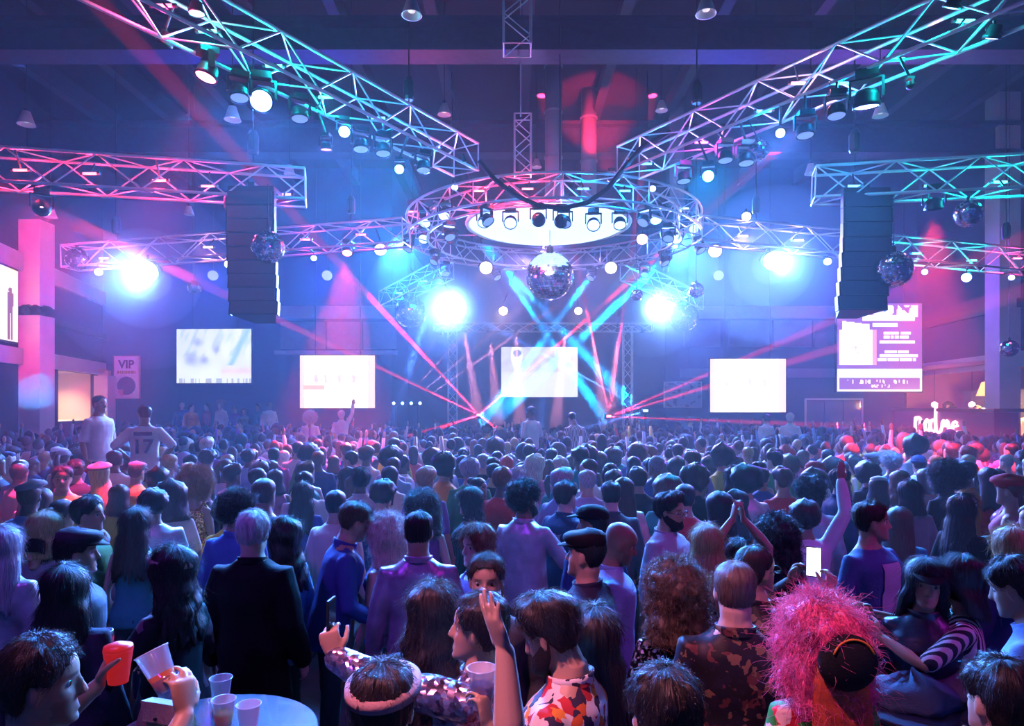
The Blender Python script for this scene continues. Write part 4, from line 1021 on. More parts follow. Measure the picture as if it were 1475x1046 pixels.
def top_mesh(p, voxel=.014, seed=0.0):
    """shirt, jacket or dress over the same pose"""
    fem = p.get('fem', False); k = (.86 if fem else 1.0) * p.get('bulk', 1.0)
    T, R, nb, HM, arms = pose(p); mb = MB(); kind = p.get('top', 'shirt')
    inf = {'shirt': .016, 'jacket': .026, 'tank': .010, 'dress': .012, 'coat': .030, 'tee': .016}[kind]
    hem = {'shirt': .80, 'jacket': .76, 'tank': .86, 'dress': .86, 'coat': .52, 'tee': .82}[kind]
    top = {'tank': 1.40, 'dress': 1.40, 'tee': 1.446}.get(kind, 1.462)
    rings = torso_rings(inf, max(hem, .86), top, T, fem, p.get('belly', 0.0), 24)
    if hem < .86:
        M2 = T
        extra = []
        z = hem
        while z < .855:
            fl = (.86 - z)
            extra.append(ell((0, 0, z), .163 + inf + fl * (.05 if kind != 'coat' else .12), .117 + inf + fl * (.06 if kind != 'coat' else .14), 24, M2, .85)); z += .06
        rings = extra + rings
    loft(mb, rings)
    if kind == 'dress':
        loft(mb, [ell((0, 0, z), .178 + (0.9 - z) * .28, .13 + (0.9 - z) * .28, 24, T if z > .8 else None) for z in (.50, .60, .70, .80, .88, .93)])
        for s in (-1, 1): limb(mb, [T @ Vector((s * .085, .08, 1.36)), T @ Vector((s * .09, .0, 1.44)), T @ Vector((s * .085, -.08, 1.36))], [.014, .014, .014], 6)
    slv = p.get('sleeve', {'shirt': 1.0, 'jacket': 1.0, 'coat': 1.0, 'tee': .45, 'tank': 0, 'dress': 0}[kind])
    if kind == 'tank':
        for s in (-1, 1): limb(mb, [T @ Vector((s * .09, .085, 1.36)), T @ Vector((s * .095, .0, 1.452)), T @ Vector((s * .09, -.085, 1.36))], [.022, .022, .022], 6)
    if slv > 0:
        for s, S, E, Wp, hd, pn, cu in arms:
            A = T @ Vector((s * .085, -.012, 1.365)); L = slv * 2
            pts = [A, S, S.lerp(E, min(1, L) * .5), S.lerp(E, min(1, L))]; rd = [.05 + inf * .5, .053 * k + inf * .6, .049 * k + inf * .75, .041 * k + inf * (.75 if L > 1 else 1.0)]
            if L > 1: pts += [E.lerp(Wp, .45 * (L - 1)), E.lerp(Wp, .97 * (L - 1))]; rd += [.041 * k + inf * .7, .031 * k + inf * .6]
            limb(mb, pts, rd, 12)
    me = bake(mb.mesh('top'), [('REMESH', dict(mode='VOXEL', voxel_size=voxel, use_smooth_shade=True)), ('SMOOTH', dict(factor=.5, iterations=2))])
    me.name = 'clothing'
    if voxel < .02: wrinkle(me, .006 if kind != 'dress' else .004, 9, seed)
    me.shade_smooth()
    return me

def leg_mesh(fem, skirt=False, voxel=.022):
    mb = MB(); k = 1.0
    if not skirt: loft(mb, torso_rings(.008, .83, 1.0, None, fem, 0))
    for s in (-1, 1):
        r = (.078, .075, .058, .052, .046, .04) if not skirt else (.07, .068, .05, .048, .034, .028)
        limb(mb, [(s * .085, 0, .92), (s * .092, .005, .75), (s * .10, .012, .5), (s * .102, 0, .34), (s * .105, -.01, .16), (s * .105, -.012, .042)], r, 12)
        if skirt: limb(mb, [(s * .105, -.02, .03), (s * .11, .06, .022), (s * .115, .13, .018)], [.036, .030, .022], 8)
    me = bake(mb.mesh('trousers'), [('REMESH', dict(mode='VOXEL', voxel_size=voxel, use_smooth_shade=True)), ('SMOOTH', dict(factor=.5, iterations=2))])
    me.name = 'trousers'; me.shade_smooth(); return me
def shoe_mesh():
    mb = MB(); rings = []
    for y, hw, h in ((-.085, .018, .045), (-.075, .033, .065), (-.03, .037, .075), (.04, .042, .062), (.11, .047, .045), (.16, .04, .035), (.185, .015, .022)):
        rings.append([Vector((hw * math.cos(a), y, max(0.0, h * .5 + h * .55 * math.sin(a)))) for a in [2 * PI * k / 12 for k in range(12)]])
    loft(mb, rings); return mb.mesh('shoe', True)

# ------------------------------------------------------------------ hair, hats, beards
def hair_low(az, style):
    """lower edge of the hair round the head, az = 0 face"""
    a = abs(az)
    pts = {'short': [(0, .082), (.55, .075), (.85, .045), (1.25, .012), (1.5, .020), (1.75, -.015), (2.2, -.058), (PI, -.072)],
           'crop': [(0, .086), (.55, .082), (.85, .055), (1.25, .03), (1.5, .032), (1.75, -.01), (2.2, -.048), (PI, -.066)],
           'receding': [(0, .106), (.5, .098), (.9, .085), (1.2, .045), (1.5, .02), (1.75, -.015), (2.2, -.055), (PI, -.07)],
           'long': [(0, .084), (.45, .070), (.75, .030), (.95, -.03), (1.2, -.08), (1.5, -.10), (2.2, -.11), (PI, -.11)]}[style]
    return float(np.interp(a, [q[0] for q in pts], [q[1] for q in pts]))

def hair_mesh(style, seed=0, fine=True):
    """columns of hair from the crown outwards; uv: round the head, along the strand"""
    rnd = random.Random(seed); n = (110 if style in ('afro', 'curly', 'curlbob', 'wig') else 72) if fine else 30; so = seed * 3.7
    kind = {'short': 'short', 'crop': 'crop', 'quiff': 'short', 'curly': 'short', 'afro': 'long', 'curlbob': 'long', 'receding': 'receding'}.get(style, 'long')
    th = {'short': .016, 'crop': .007, 'quiff': .022, 'curly': .040, 'afro': .085, 'curlbob': .06, 'receding': .008, 'bob': .026, 'long': .024, 'wavy': .032, 'pony': .013, 'bun': .013, 'wig': .065}[style]
    if not fine: th = max(th, .013)
    ext = {'long': .30, 'wavy': .27, 'bob': .075, 'curlbob': .09, 'afro': .015, 'pony': -.02, 'bun': -.02, 'wig': .05}.get(style, 0.0)
    if style in ('pony', 'bun'): kind = 'short'
    m = ((30 if style in ('afro', 'curly', 'curlbob', 'wig') else 18) if fine else 9) + (10 if ext > .2 and fine else 4 if ext > .2 else 0)
    lump = {'curly': (.014, 26), 'afro': (.018, 20), 'curlbob': (.017, 22), 'wavy': (.009, 14), 'wig': (.03, 17), 'quiff': (.008, 24), 'short': (.0075, 28), 'long': (.005, 11), 'bob': (.005, 13)}.get(style, (.002, 25))
    vs = []; uv = []
    for k in range(n):
        az = 2 * PI * k / n - PI; lo = hair_low(az, kind)
        a = abs(az); back = max(0.0, min(1.0, (a - .9) / .6)) if ext else 0
        e = ext * (.6 + .4 * rnd.random() if ext > .2 else 1) * back
        for j in range(m):
            s = j / (m - 1)
            total = (.119 - lo) + e; z = .119 - total * (s ** 1.25)
            fall = max(0.0, -.10 - z) if ext > 0.02 else 0
            zz = z if fall == 0 else -.10
            tk = th * (1 - .55 * max(0, s - .75) / .25 if ext < .05 and style not in ('afro',) else 1)
            fr_ = max(0.0, min(1.0, (1.35 - a) / .7)); tk *= 1 - .82 * fr_ * max(0.0, s - .35) / .65
            if style == 'afro': tk *= math.sqrt(max(.12, 1 - s ** 3))
            if style == 'quiff': tk += .026 * max(0, math.cos(az)) * math.sin(PI * min(1, s * 1.15))
            zc = max(zz, -.02) if ext > .02 else zz
            x, y = head_xy(az, zc)
            nv = Vector((x / .0057, (y + .004) / .0096, max(0.0, zc) / .0142)).normalized()
            v = Vector((x, y, z)) + nv * tk
            if ext > .02 and z < -.02:
                f_ = min(1, (-.02 - z) / .3); wd = (.088 + tk * .8) * (1 + .25 * f_)
                x0 = math.sin(az) * wd; y0 = math.cos(az) * (wd * .75) - .030 - .03 * f_
                b_ = min(1, (-.02 - z) / .06); v.x += (x0 - v.x) * b_; v.y += (y0 - v.y) * b_
            amp, fr = lump
            d = amp * (noise.noise((v.x * fr + so, v.y * fr, v.z * fr * (.35 if style in ('long', 'bob', 'short', 'quiff') else 1))) * 1.6)
            d += (.0026 if fine else 0) * math.sin(k * 2.4 + so + 3 * noise.noise((az * 5, s * 3, so)))
            if style in ('afro', 'curly', 'curlbob', 'wig'): d += (.009 if fine else .006) * (abs(noise.noise((v.x * 62 + so, v.y * 62, v.z * 62))) * 2.2 - .4)
            v += nv * d
            if style == 'wavy' and fall > 0: v += nv * (.012 * math.sin(z * 45 + az * 3))
            vs.append(v); uv.append((k / n, s))
    fs = []
    for k in range(n):
        k2 = (k + 1) % n
        for j in range(m - 1): fs.append((k * m + j, k2 * m + j, k2 * m + j + 1, k * m + j + 1))
    # inner shell closes the edge
    base = len(vs)
    for k in range(n):
        az = 2 * PI * k / n - PI; lo = hair_low(az, kind)
        v = vs[k * m + m - 1]
        x, y = head_xy(az, max(lo, -.1), -.006)
        vs.append(Vector((x, y, v.z + .004)) if v.z > -.12 else Vector((v.x * .75, v.y * .8 - .01, v.z + .006))); uv.append((k / n, 1))
        x, y = head_xy(az, max(.02, lo), -.012); vs.append(Vector((x, y, max(.02, lo)))); uv.append((k / n, .6))
    for k in range(n):
        k2 = (k + 1) % n
        fs.append((k * m + m - 1, k2 * m + m - 1, base + 2 * k2, base + 2 * k)); fs.append((base + 2 * k, base + 2 * k2, base + 2 * k2 + 1, base + 2 * k + 1))
    mb = MB(); mb.add(vs, fs)
    if style == 'pony': limb(mb, [(0, -.10, .06), (0, -.15, .05), (0, -.175, -.02), (.01, -.165, -.12), (.01, -.15, -.20)], [.022, .034, .038, .034, .014], 12)
    if style == 'bun': mb.ball((0, -.10, .085), (.048, .045, .045), 14, 10)
    me = mb.mesh('hair', True)
    ul = me.uv_layers.new(name='strand'); loops = np.empty(len(me.loops), np.int32); me.loops.foreach_get('vertex_index', loops)
    U = np.array(uv + [(.5, .5)] * (len(me.vertices) - len(uv)), np.float32); ul.data.foreach_set('uv', U[loops].ravel())
    return me

def beard_mesh(full=True):
    mb = MB(); n, m = 30, 9; vs = []
    for i in range(n + 1):
        az = -1.75 + 3.5 * i / n
        top = float(np.interp(abs(az), [0, .18, .35, .7, 1.3, 1.75], [-.048, -.050, -.056, -.05, -.025, .01])) if full else float(np.interp(abs(az), [0, .3, .7, 1.75], [-.083, -.072, -.08, -.05]))
        for j in range(m):
            s = j / (m - 1); z = top + (-.124 - top) * s
            t = .010 * math.sin(PI * min(1, .12 + s)) + .004
            x, y = head_xy(az, max(z, -.112), t + .0025 * noise.noise((az * 9, z * 90, 1)))
            if s > .8: y -= .02 * (s - .8) / .2
            vs.append((x, y, z - .004 * s))
    fs = [(i * m + j, (i + 1) * m + j, (i + 1) * m + j + 1, i * m + j + 1) for i in range(n) for j in range(m - 1)]
    mb.add(vs, fs); me = mb.mesh('beard', True); return me

def cap_mesh(kind):
    mb = MB(); vs = []; n = 32
    if kind in ('flatcap', 'beret'):
        R_ = []
        big = 1.18 if kind == 'flatcap' else 1.42
        for z, f in ((.052, 1.06), (.068, 1.10), (.088, big), (.108, big * .98), (.124, big * .80), (.134, big * .45), (.137, .1)):
            R_.append([Vector((.078 * f * math.sin(a) + (.02 * (f - 1) if kind == 'beret' else 0), .098 * f * math.cos(a) - .002 + (.012 if kind == 'flatcap' and z > .07 else 0), z + (.012 * -math.cos(a) if kind == 'flatcap' else .02 * math.sin(a)))) for a in [2 * PI * k / n for k in range(n)]])
        loft(mb, R_)
        if kind == 'flatcap': brim(mb, .055, .05)
    elif kind in ('cap', 'beanie'):
        R_ = []
        for z, f in ((.045, 1.09), (.06, 1.13), (.085, 1.12), (.105, .98), (.122, .74), (.132, .42), (.136, .1)):
            if kind == 'beanie': z = z * 1.12 - .012
            R_.append([Vector((.079 * f * math.sin(a), .099 * f * math.cos(a) - .003, z)) for a in [2 * PI * k / n for k in range(n)]])
        loft(mb, R_)
        if kind == 'cap': brim(mb, .06, .075)
        else: loft(mb, [[Vector((.079 * f * math.sin(a), .099 * f * math.cos(a) - .003, z)) for a in [2 * PI * k / n for k in range(n)]] for z, f in ((.03, 1.10), (.034, 1.19), (.066, 1.19), (.07, 1.12))])
    elif kind == 'band':
        loft(mb, [[Vector((.081 * f * math.sin(a), .101 * f * math.cos(a) - .004, z + .012 * math.cos(a))) for a in [2 * PI * k / n for k in range(n)]] for z, f in ((.048, 1.10), (.05, 1.28), (.078, 1.26), (.08, 1.08))])
    return mb.mesh('hat', True)
def brim(mb, z, ln):
    up = []; 
    for k in range(13):
        a = -1.15 + 2.3 * k / 12; up.append((math.sin(a) * .088, math.cos(a) * .10 + .004, z)); 
    out = [(math.sin(-1.15 + 2.3 * k / 12) * .088, math.cos(-1.15 + 2.3 * k / 12) * .10 + .004 + ln * math.cos((k / 12 - .5) * PI) ** .8, z - .022 * math.cos((k / 12 - .5) * PI)) for k in range(13)]
    vs = up + out + [(x, y, q + .006) for x, y, q in up] + [(x, y, q + .005) for x, y, q in out]; fs = []
    for k in range(12):
        fs += [(k, k + 1, 13 + k + 1, 13 + k), (26 + k, 39 + k, 39 + k + 1, 26 + k + 1), (13 + k, 13 + k + 1, 39 + k + 1, 39 + k)]
    mb.add(vs, fs)
def glasses_mesh():
    mb = MB()
    for s in (-1, 1):
        mb.tube([(s * .034 + .025 * math.cos(a), .098, .003 + .019 * math.sin(a)) for a in [2 * PI * k / 16 for k in range(16)]], .0022, 6, True)
        mb.tube([(s * .059, .097, .006), (s * .076, .05, .006), (s * .080, -.01, .002)], .002, 6)
    mb.tube([(-.009, .099, .006), (0, .101, .009), (.009, .099, .006)], .002, 6)
    return mb.mesh('glasses', True)
EYE = MB().ball((0, 0, 0), .0118, 14, 10, Euler((PI / 2, 0, 0)).to_matrix()).mesh('eye', True)
EYE.materials.append(mat('eye_white', (.75, .75, .75), .2)); EYE.materials.append(mat('eye_dark', (.03, .02, .015), .1))
for pl in EYE.polygons: pl.material_index = 1 if (pl.center.y > .0080) else 0

def loose_strands(me, n, ln, rad, seed, lift=.35, curl=0.0):
    """fine hairs standing off a hair mesh, as hair curves"""
    rg = np.random.default_rng(seed); nv = len(me.vertices)
    co = np.empty(nv * 3, np.float32); no = np.empty(nv * 3, np.float32); me.vertices.foreach_get('co', co); me.vertex_normals.foreach_get('vector', no)
    co = co.reshape(-1, 3); no = no.reshape(-1, 3)
    r = np.linalg.norm(co * np.array([1, .9, .8]), axis=1); ok = np.where(r > .075)[0]
    i = rg.choice(ok, n); p = co[i] + rg.normal(0, .004, (n, 3)); q = no[i]
    down = np.stack([-.15 * p[:, 0], -.15 * p[:, 1] - .1, -np.ones(n)], 1); top = p[:, 2] > .06
    out = p - np.array([0, -.02, .0]); out[:, 2] = 0; out /= np.linalg.norm(out, axis=1, keepdims=True) + 1e-6
    down[top] = out[top] * .9 + np.array([0, 0, -.4]); down -= q * (down * q).sum(1, keepdims=True); down /= np.linalg.norm(down, axis=1, keepdims=True) + 1e-6
    L = ln * rg.uniform(.4, 1.2, (n, 1)); jit = rg.normal(0, .25 + curl, (n, 3)); K = 5; pts = np.zeros((n, K, 3), np.float32)
    for k in range(K):
        t = k / (K - 1); pts[:, k] = p + (down * t + q * (lift * t * (1 - .5 * t)) + jit * t * t * .6) * L
        if curl: pts[:, k] += rg.normal(0, curl * .012, (n, 3)) * (k > 0)
    hc = bpy.data.hair_curves.new('loose_strands'); hc.add_curves([K] * n)
    hc.attributes['position'].data.foreach_set('vector', pts.reshape(-1))
    ra = hc.attributes.get('radius') or hc.attributes.new('radius', 'FLOAT', 'POINT')
    ra.data.foreach_set('value', np.tile(np.linspace(rad, rad * .3, K), n).astype(np.float32))
    return hc
# ------------------------------------------------------------------ people: materials
def skin_material():
    m = mat('skin', (.4, .25, .2), .48, objcol=True, sheen=.15); nt = m.node_tree; b = nt.nodes['Principled BSDF']
    oi = [x for x in nt.nodes if x.type == 'OBJECT_INFO'][0]
    vc = nt.nodes.new('ShaderNodeVertexColor'); vc.layer_name = 'tint'
    mx = nt.nodes.new('ShaderNodeVectorMath'); mx.operation = 'MULTIPLY'
    nt.links.new(oi.outputs['Color'], mx.inputs[0]); nt.links.new(vc.outputs['Color'], mx.inputs[1])
    nt.links.new(mx.outputs[0], b.inputs['Base Color'])
    return m
M_skin = skin_material()
def hair_material():
    m = mat('hair_strands', (.1, .1, .1), .46, objcol=True, spec=.42); nt = m.node_tree; b = nt.nodes['Principled BSDF']
    oi = [x for x in nt.nodes if x.type == 'OBJECT_INFO'][0]
    uv = nt.nodes.new('ShaderNodeUVMap'); uv.uv_map = 'strand'
    mp = nt.nodes.new('ShaderNodeMapping'); mp.inputs['Scale'].default_value = (160, 5, 1); nt.links.new(uv.outputs[0], mp.inputs[0])
    nz = nt.nodes.new('ShaderNodeTexNoise'); nz.inputs['Scale'].default_value = 1; nz.inputs['Detail'].default_value = 3; nt.links.new(mp.outputs[0], nz.inputs['Vector'])
    mr = nt.nodes.new('ShaderNodeMapRange'); mr.inputs['From Min'].default_value = .3; mr.inputs['From Max'].default_value = .7; mr.inputs['To Min'].default_value = .45; mr.inputs['To Max'].default_value = 1.6
    nt.links.new(nz.outputs['Fac'], mr.inputs['Value'])
    sc = nt.nodes.new('ShaderNodeVectorMath'); sc.operation = 'SCALE'; nt.links.new(oi.outputs['Color'], sc.inputs[0]); nt.links.new(mr.outputs[0], sc.inputs['Scale'])
    nt.links.new(sc.outputs[0], b.inputs['Base Color'])
    bp = nt.nodes.new('ShaderNodeBump'); bp.inputs['Strength'].default_value = .6; bp.inputs['Distance'].default_value = .006
    nt.links.new(nz.outputs['Fac'], bp.inputs['Height']); nt.links.new(bp.outputs[0], b.inputs['Normal'])
    return m
M_hair = hair_material()
M_cloth = mat('cloth', (.3, .3, .3), .75, objcol=True, spec=.15, bump=.25, bump_scale=90, noise_amt=.12, noise_scale=5)
M_satin = mat('satin_cloth', (.3, .3, .3), .34, objcol=True, metal=.35, bump=.35, bump_scale=26, noise_amt=.25, noise_scale=9)
M_leather = mat('shoe_leather', (.02, .018, .02), .4)
M_denim = mat('trouser_cloth', (.03, .035, .06), .8, objcol=True)
def pattern(name, kind, cols, scale, rough=.6, metal=0.0):
    """printed or sequinned cloth; cols: list of linear colours"""
    m = mat(name, cols[0], rough, metal=metal, spec=.2); nt = m.node_tree; b = nt.nodes['Principled BSDF']
    tc = nt.nodes.new('ShaderNodeTexCoord')
    ramp = nt.nodes.new('ShaderNodeValToRGB'); ramp.color_ramp.interpolation = 'CONSTANT'
    el = ramp.color_ramp.elements
    while len(el) < len(cols): el.new(.5)
    for i, c in enumerate(cols): el[i].position = i / len(cols); el[i].color = (*c, 1)
    if kind == 'stripes':
        wv = nt.nodes.new('ShaderNodeTexWave'); wv.inputs['Scale'].default_value = scale; wv.inputs['Distortion'].default_value = 1.2; wv.inputs['Detail'].default_value = 1; wv.inputs['Detail Scale'].default_value = .6
        wv.bands_direction = 'X'; nt.links.new(tc.outputs['Object'], wv.inputs['Vector']); nt.links.new(wv.outputs['Fac'], ramp.inputs['Fac'])
    elif kind in ('floral', 'sequin', 'patches'):
        vo = nt.nodes.new('ShaderNodeTexVoronoi'); vo.inputs['Scale'].default_value = scale
        nz = nt.nodes.new('ShaderNodeTexNoise'); nz.inputs['Scale'].default_value = scale * .8; mx = nt.nodes.new('ShaderNodeMixRGB'); mx.inputs['Fac'].default_value = .06 if kind == 'floral' else 0.0
        nt.links.new(tc.outputs['Object'], nz.inputs['Vector']); nt.links.new(tc.outputs['Object'], mx.inputs[1]); nt.links.new(nz.outputs['Color'], mx.inputs[2]); nt.links.new(mx.outputs[0], vo.inputs['Vector'])
        sp = nt.nodes.new('ShaderNodeSeparateColor'); nt.links.new(vo.outputs['Color'], sp.inputs[0]); nt.links.new(sp.outputs[0], ramp.inputs['Fac'])
        if kind == 'sequin':
            sb = nt.nodes.new('ShaderNodeVectorMath'); sb.operation = 'SUBTRACT'; sb.inputs[1].default_value = (.5, .5, .5); nt.links.new(vo.outputs['Color'], sb.inputs[0])
            s2 = nt.nodes.new('ShaderNodeVectorMath'); s2.operation = 'SCALE'; s2.inputs['Scale'].default_value = .75; nt.links.new(sb.outputs[0], s2.inputs[0])
            ge = nt.nodes.new('ShaderNodeNewGeometry'); ad = nt.nodes.new('ShaderNodeVectorMath'); ad.operation = 'ADD'; nt.links.new(ge.outputs['Normal'], ad.inputs[0]); nt.links.new(s2.outputs[0], ad.inputs[1])
            nm = nt.nodes.new('ShaderNodeVectorMath'); nm.operation = 'NORMALIZE'; nt.links.new(ad.outputs[0], nm.inputs[0]); nt.links.new(nm.outputs[0], b.inputs['Normal'])
    nt.links.new(ramp.outputs['Color'], b.inputs['Base Color'])
    return m
M_floral_orange = pattern('orange_floral_print', 'floral', [(.75, .7, .68), (.6, .12, .03), (.04, .03, .06), (.8, .3, .05), (.72, .68, .66), (.5, .04, .05), (.78, .72, .7)], 26)
M_floral_dark = pattern('dark_floral_print', 'floral', [(.012, .01, .015), (.015, .012, .02), (.10, .03, .03), (.012, .01, .012), (.16, .09, .05), (.02, .012, .02), (.012, .01, .014)], 34, .5)
M_floral_red = pattern('red_rose_print', 'floral', [(.5, .02, .03), (.6, .03, .04), (.04, .25, .04), (.55, .02, .05), (.75, .55, .5), (.5, .02, .03)], 18)
M_seq_gold = pattern('gold_sequins', 'sequin', [(.75, .45, .15), (.9, .6, .25), (.6, .32, .1)], 90, .22, .9)
M_seq_pink = pattern('pink_sequins', 'sequin', [(.75, .4, .35), (.55, .25, .28), (.85, .55, .5)], 80, .22, .9)
M_seq_dark = pattern('black_and_silver_sequins', 'sequin', [(.02, .02, .03), (.02, .02, .02), (.5, .45, .5), (.03, .02, .03)], 75, .22, .8)
M_seq_purple = pattern('purple_silver_metallic', 'sequin', [(.5, .38, .55), (.7, .6, .75), (.35, .26, .42)], 55, .25, .9)
M_stripes = pattern('black_and_white_stripes', 'stripes', [(.02, .02, .03), (.7, .66, .68)], 11)
M_patch = pattern('patched_black_jacket', 'patches', [(.012, .012, .018), (.012, .012, .018), (.014, .012, .02), (.012, .012, .018), (.012, .014, .02), (.16, .10, .12), (.012, .012, .018)], 13)
# ------------------------------------------------------------------ people: assembly
SKIN = {'fair': (.58, .38, .30), 'tan': (.45, .27, .18), 'brown': (.27, .15, .095), 'dark': (.11, .06, .04)}
HAIRC = {'black': (.010, .008, .009), 'dark brown': (.028, .017, .012), 'brown': (.075, .042, .024), 'auburn': (.16, .055, .025), 'blond': (.42, .29, .13), 'platinum': (.66, .58, .48), 'grey': (.34, .33, .34), 'white': (.6, .58, .6), 'pink': (.85, .10, .28), 'silver': (.42, .42, .48), 'red': (.5, .04, .03), 'teal': (.04, .2, .22)}
CLO = {'black': (.012, .012, .016), 'white': (.72, .72, .74), 'grey': (.25, .25, .28), 'light grey': (.48, .48, .52), 'navy': (.03, .045, .13), 'blue': (.07, .14, .42), 'light blue': (.28, .42, .66), 'teal': (.04, .26, .28), 'red': (.5, .03, .04), 'pink': (.7, .2, .32), 'purple': (.22, .08, .32), 'green': (.06, .22, .08), 'yellow': (.65, .5, .08), 'orange': (.65, .22, .04), 'cream': (.62, .54, .42), 'brown': (.14, .08, .045), 'charcoal': (.05, .05, .06), 'lilac': (.42, .34, .56)}
LEGS = {'m': leg_mesh(False), 'f': leg_mesh(True), 'bare': leg_mesh(True, True)}
SHOE = shoe_mesh()
HAIRM = {}
def get_hair(style, seed, fine):
    k = (style, seed, fine)
    if k not in HAIRM: HAIRM[k] = hair_mesh(style, seed, fine)
    return HAIRM[k]
HATM = {k: cap_mesh(k) for k in ('flatcap', 'cap', 'beanie', 'beret', 'band')}
BEARD = beard_mesh(); GLASSES = glasses_mesh()
TOPNAME = {'shirt': 'shirt', 'jacket': 'jacket', 'tank': 'vest_top', 'dress': 'dress', 'coat': 'coat', 'tee': 'tee_shirt'}
def collar_mesh():
    R_ = []
    for z, f in ((1.440, 1.36), (1.456, 1.30), (1.474, 1.34), (1.475, 1.22), (1.45, 1.15)): R_.append([Vector((.062 * f * math.cos(a), -.014 + .060 * f * math.sin(a), z + .010 * -math.sin(a))) for a in [2 * PI * k / 24 for k in range(24)]])
    mb = MB(); n = 24; vs = [q for r in R_ for q in r]
    mb.add(vs, [(j * n + k, j * n + (k + 1) % n, (j + 1) * n + (k + 1) % n, (j + 1) * n + k) for j in range(len(R_) - 1) for k in range(n)])
    return mb.mesh('collar', True)
COLLAR = collar_mesh()
PLACED = []                                                   # (x, y) of everyone standing on the floor
NPEOPLE = 0

def dress_up(o, p, meshes, fine, faces=True):
    """hang the clothing, hair and features on a body object"""
    HM, T = meshes['HM'], meshes['T']
    top = link(TOPNAME[p.get('top', 'shirt')], meshes['top'], p.get('mat', M_cloth), o, color=p.get('tc', CLO['navy']))
    if p.get('top', 'shirt') in ('shirt', 'jacket', 'coat') and faces:
        c = link('collar', COLLAR, p.get('mat', M_cloth), top, color=p.get('tc', CLO['navy'])); c.matrix_local = T
    bare = p.get('top') == 'dress'
    link('legs' if bare else 'trousers', LEGS['bare' if bare else 'f' if p.get('fem') else 'm'], M_skin_plain if bare else M_denim, o, color=p['skin'] if bare else p.get('lc', CLO['charcoal']))
    if not bare:
        for s in (-1, 1): link('shoe', SHOE, M_leather, o, (s * .105, 0, 0))
    def on_head(name, me, m, col=None, off=None):
        q = link(name, me, m, o, color=col); q.matrix_local = HM @ off if off is not None else HM; return q
    if p.get('hair'):
        hm = get_hair(p['hair'], p.get('hs', 0), fine); ho = on_head('hair', hm, M_hair, p['hc'])
        if fine:
            k = (p['hair'], p.get('hs', 0), 's')
            if k not in HAIRM:
                n_, l_, c_u = {'long': (1500, .07, 0), 'wavy': (1500, .06, .35), 'bob': (1300, .05, 0), 'afro': (4200, .035, .9), 'curly': (2600, .028, .8), 'curlbob': (3200, .035, .8), 'wig': (4500, .05, .8), 'crop': (1200, .010, 0), 'receding': (700, .012, 0)}.get(p['hair'], (1500, .024, .1))
                HAIRM[k] = loose_strands(hm, n_, l_, .0007 if c_u < .5 else .0009, len(HAIRM), .35 if c_u < .5 else .8, c_u)
            link('loose_strands', HAIRM[k], M_strand, ho, color=p['hc'])
    if p.get('hat'): on_head('headband' if p['hat'] == 'band' else 'hat', HATM[p['hat']], M_cloth, p.get('hatc', CLO['black']), p.get('hatoff'))
    if p.get('beard'): on_head('beard', BEARD, M_hair_plain, p['hc'])
    if p.get('glasses'): on_head('glasses', GLASSES, M_black)
    if faces:
        for s in (-1, 1): on_head('eye', EYE, None, None, Matrix.Translation((s * .033, .0605, .004)))

M_skin_plain = mat('skin_legs', (.4, .25, .2), .5, objcol=True)
M_strand = mat('loose_hair', (.1, .1, .1), .4, objcol=True, spec=.5)
M_hair_plain = mat('beard_hair', (.05, .04, .03), .6, objcol=True, bump=.8, bump_scale=300, spec=.3)

def place(o, HM, px, py, h, face, base=0.0, d=None):
    sc = h / 1.75; R = Matrix.Rotation(math.radians(face), 4, 'Z')
    hp = (R @ HM.translation) * sc
    zh = hp.z + base
    if d is None: d = F_PX * (CAM_H - zh) / (py - HORIZON)
    q = P(px, py, d)
    o.location = (q.x - hp.x, d - hp.y, base); o.rotation_euler = (0, 0, math.radians(face)); o.scale = (sc,) * 3
    return d

def hero(label, px, py, h, face, p, voxel=.0075, keep=.38, base=0.0, d=None, faces=True, group=None, seed=None):
    global NPEOPLE
    NPEOPLE += 1; seed = seed if seed is not None else NPEOPLE
    p.setdefault('skin', SKIN['fair']); p.setdefault('hc', HAIRC['dark brown']); p.setdefault('hs', seed % 5)
    me, HM, arms, T = body_mesh(p, voxel, keep)
    o = link('person', me, M_skin, color=p['skin']); tag(o, label, 'person', group)
    place(o, HM, px, py, h, face, base, d)
    dress_up(o, p, dict(HM=HM, T=T, top=top_mesh(p, .014, seed * 1.3)), True, faces)
    if base == 0: PLACED.append((o.location.x, o.location.y))
    o_w = Matrix.LocRotScale(o.location, o.rotation_euler, o.scale)
    return o, [(o_w @ (W + hd * .075 + Vector(pn).normalized() * .034), o_w.to_3x3() @ hd, o_w.to_3x3() @ Vector(pn), o_w @ W) for s, S, E, W, hd, pn, cu in arms]

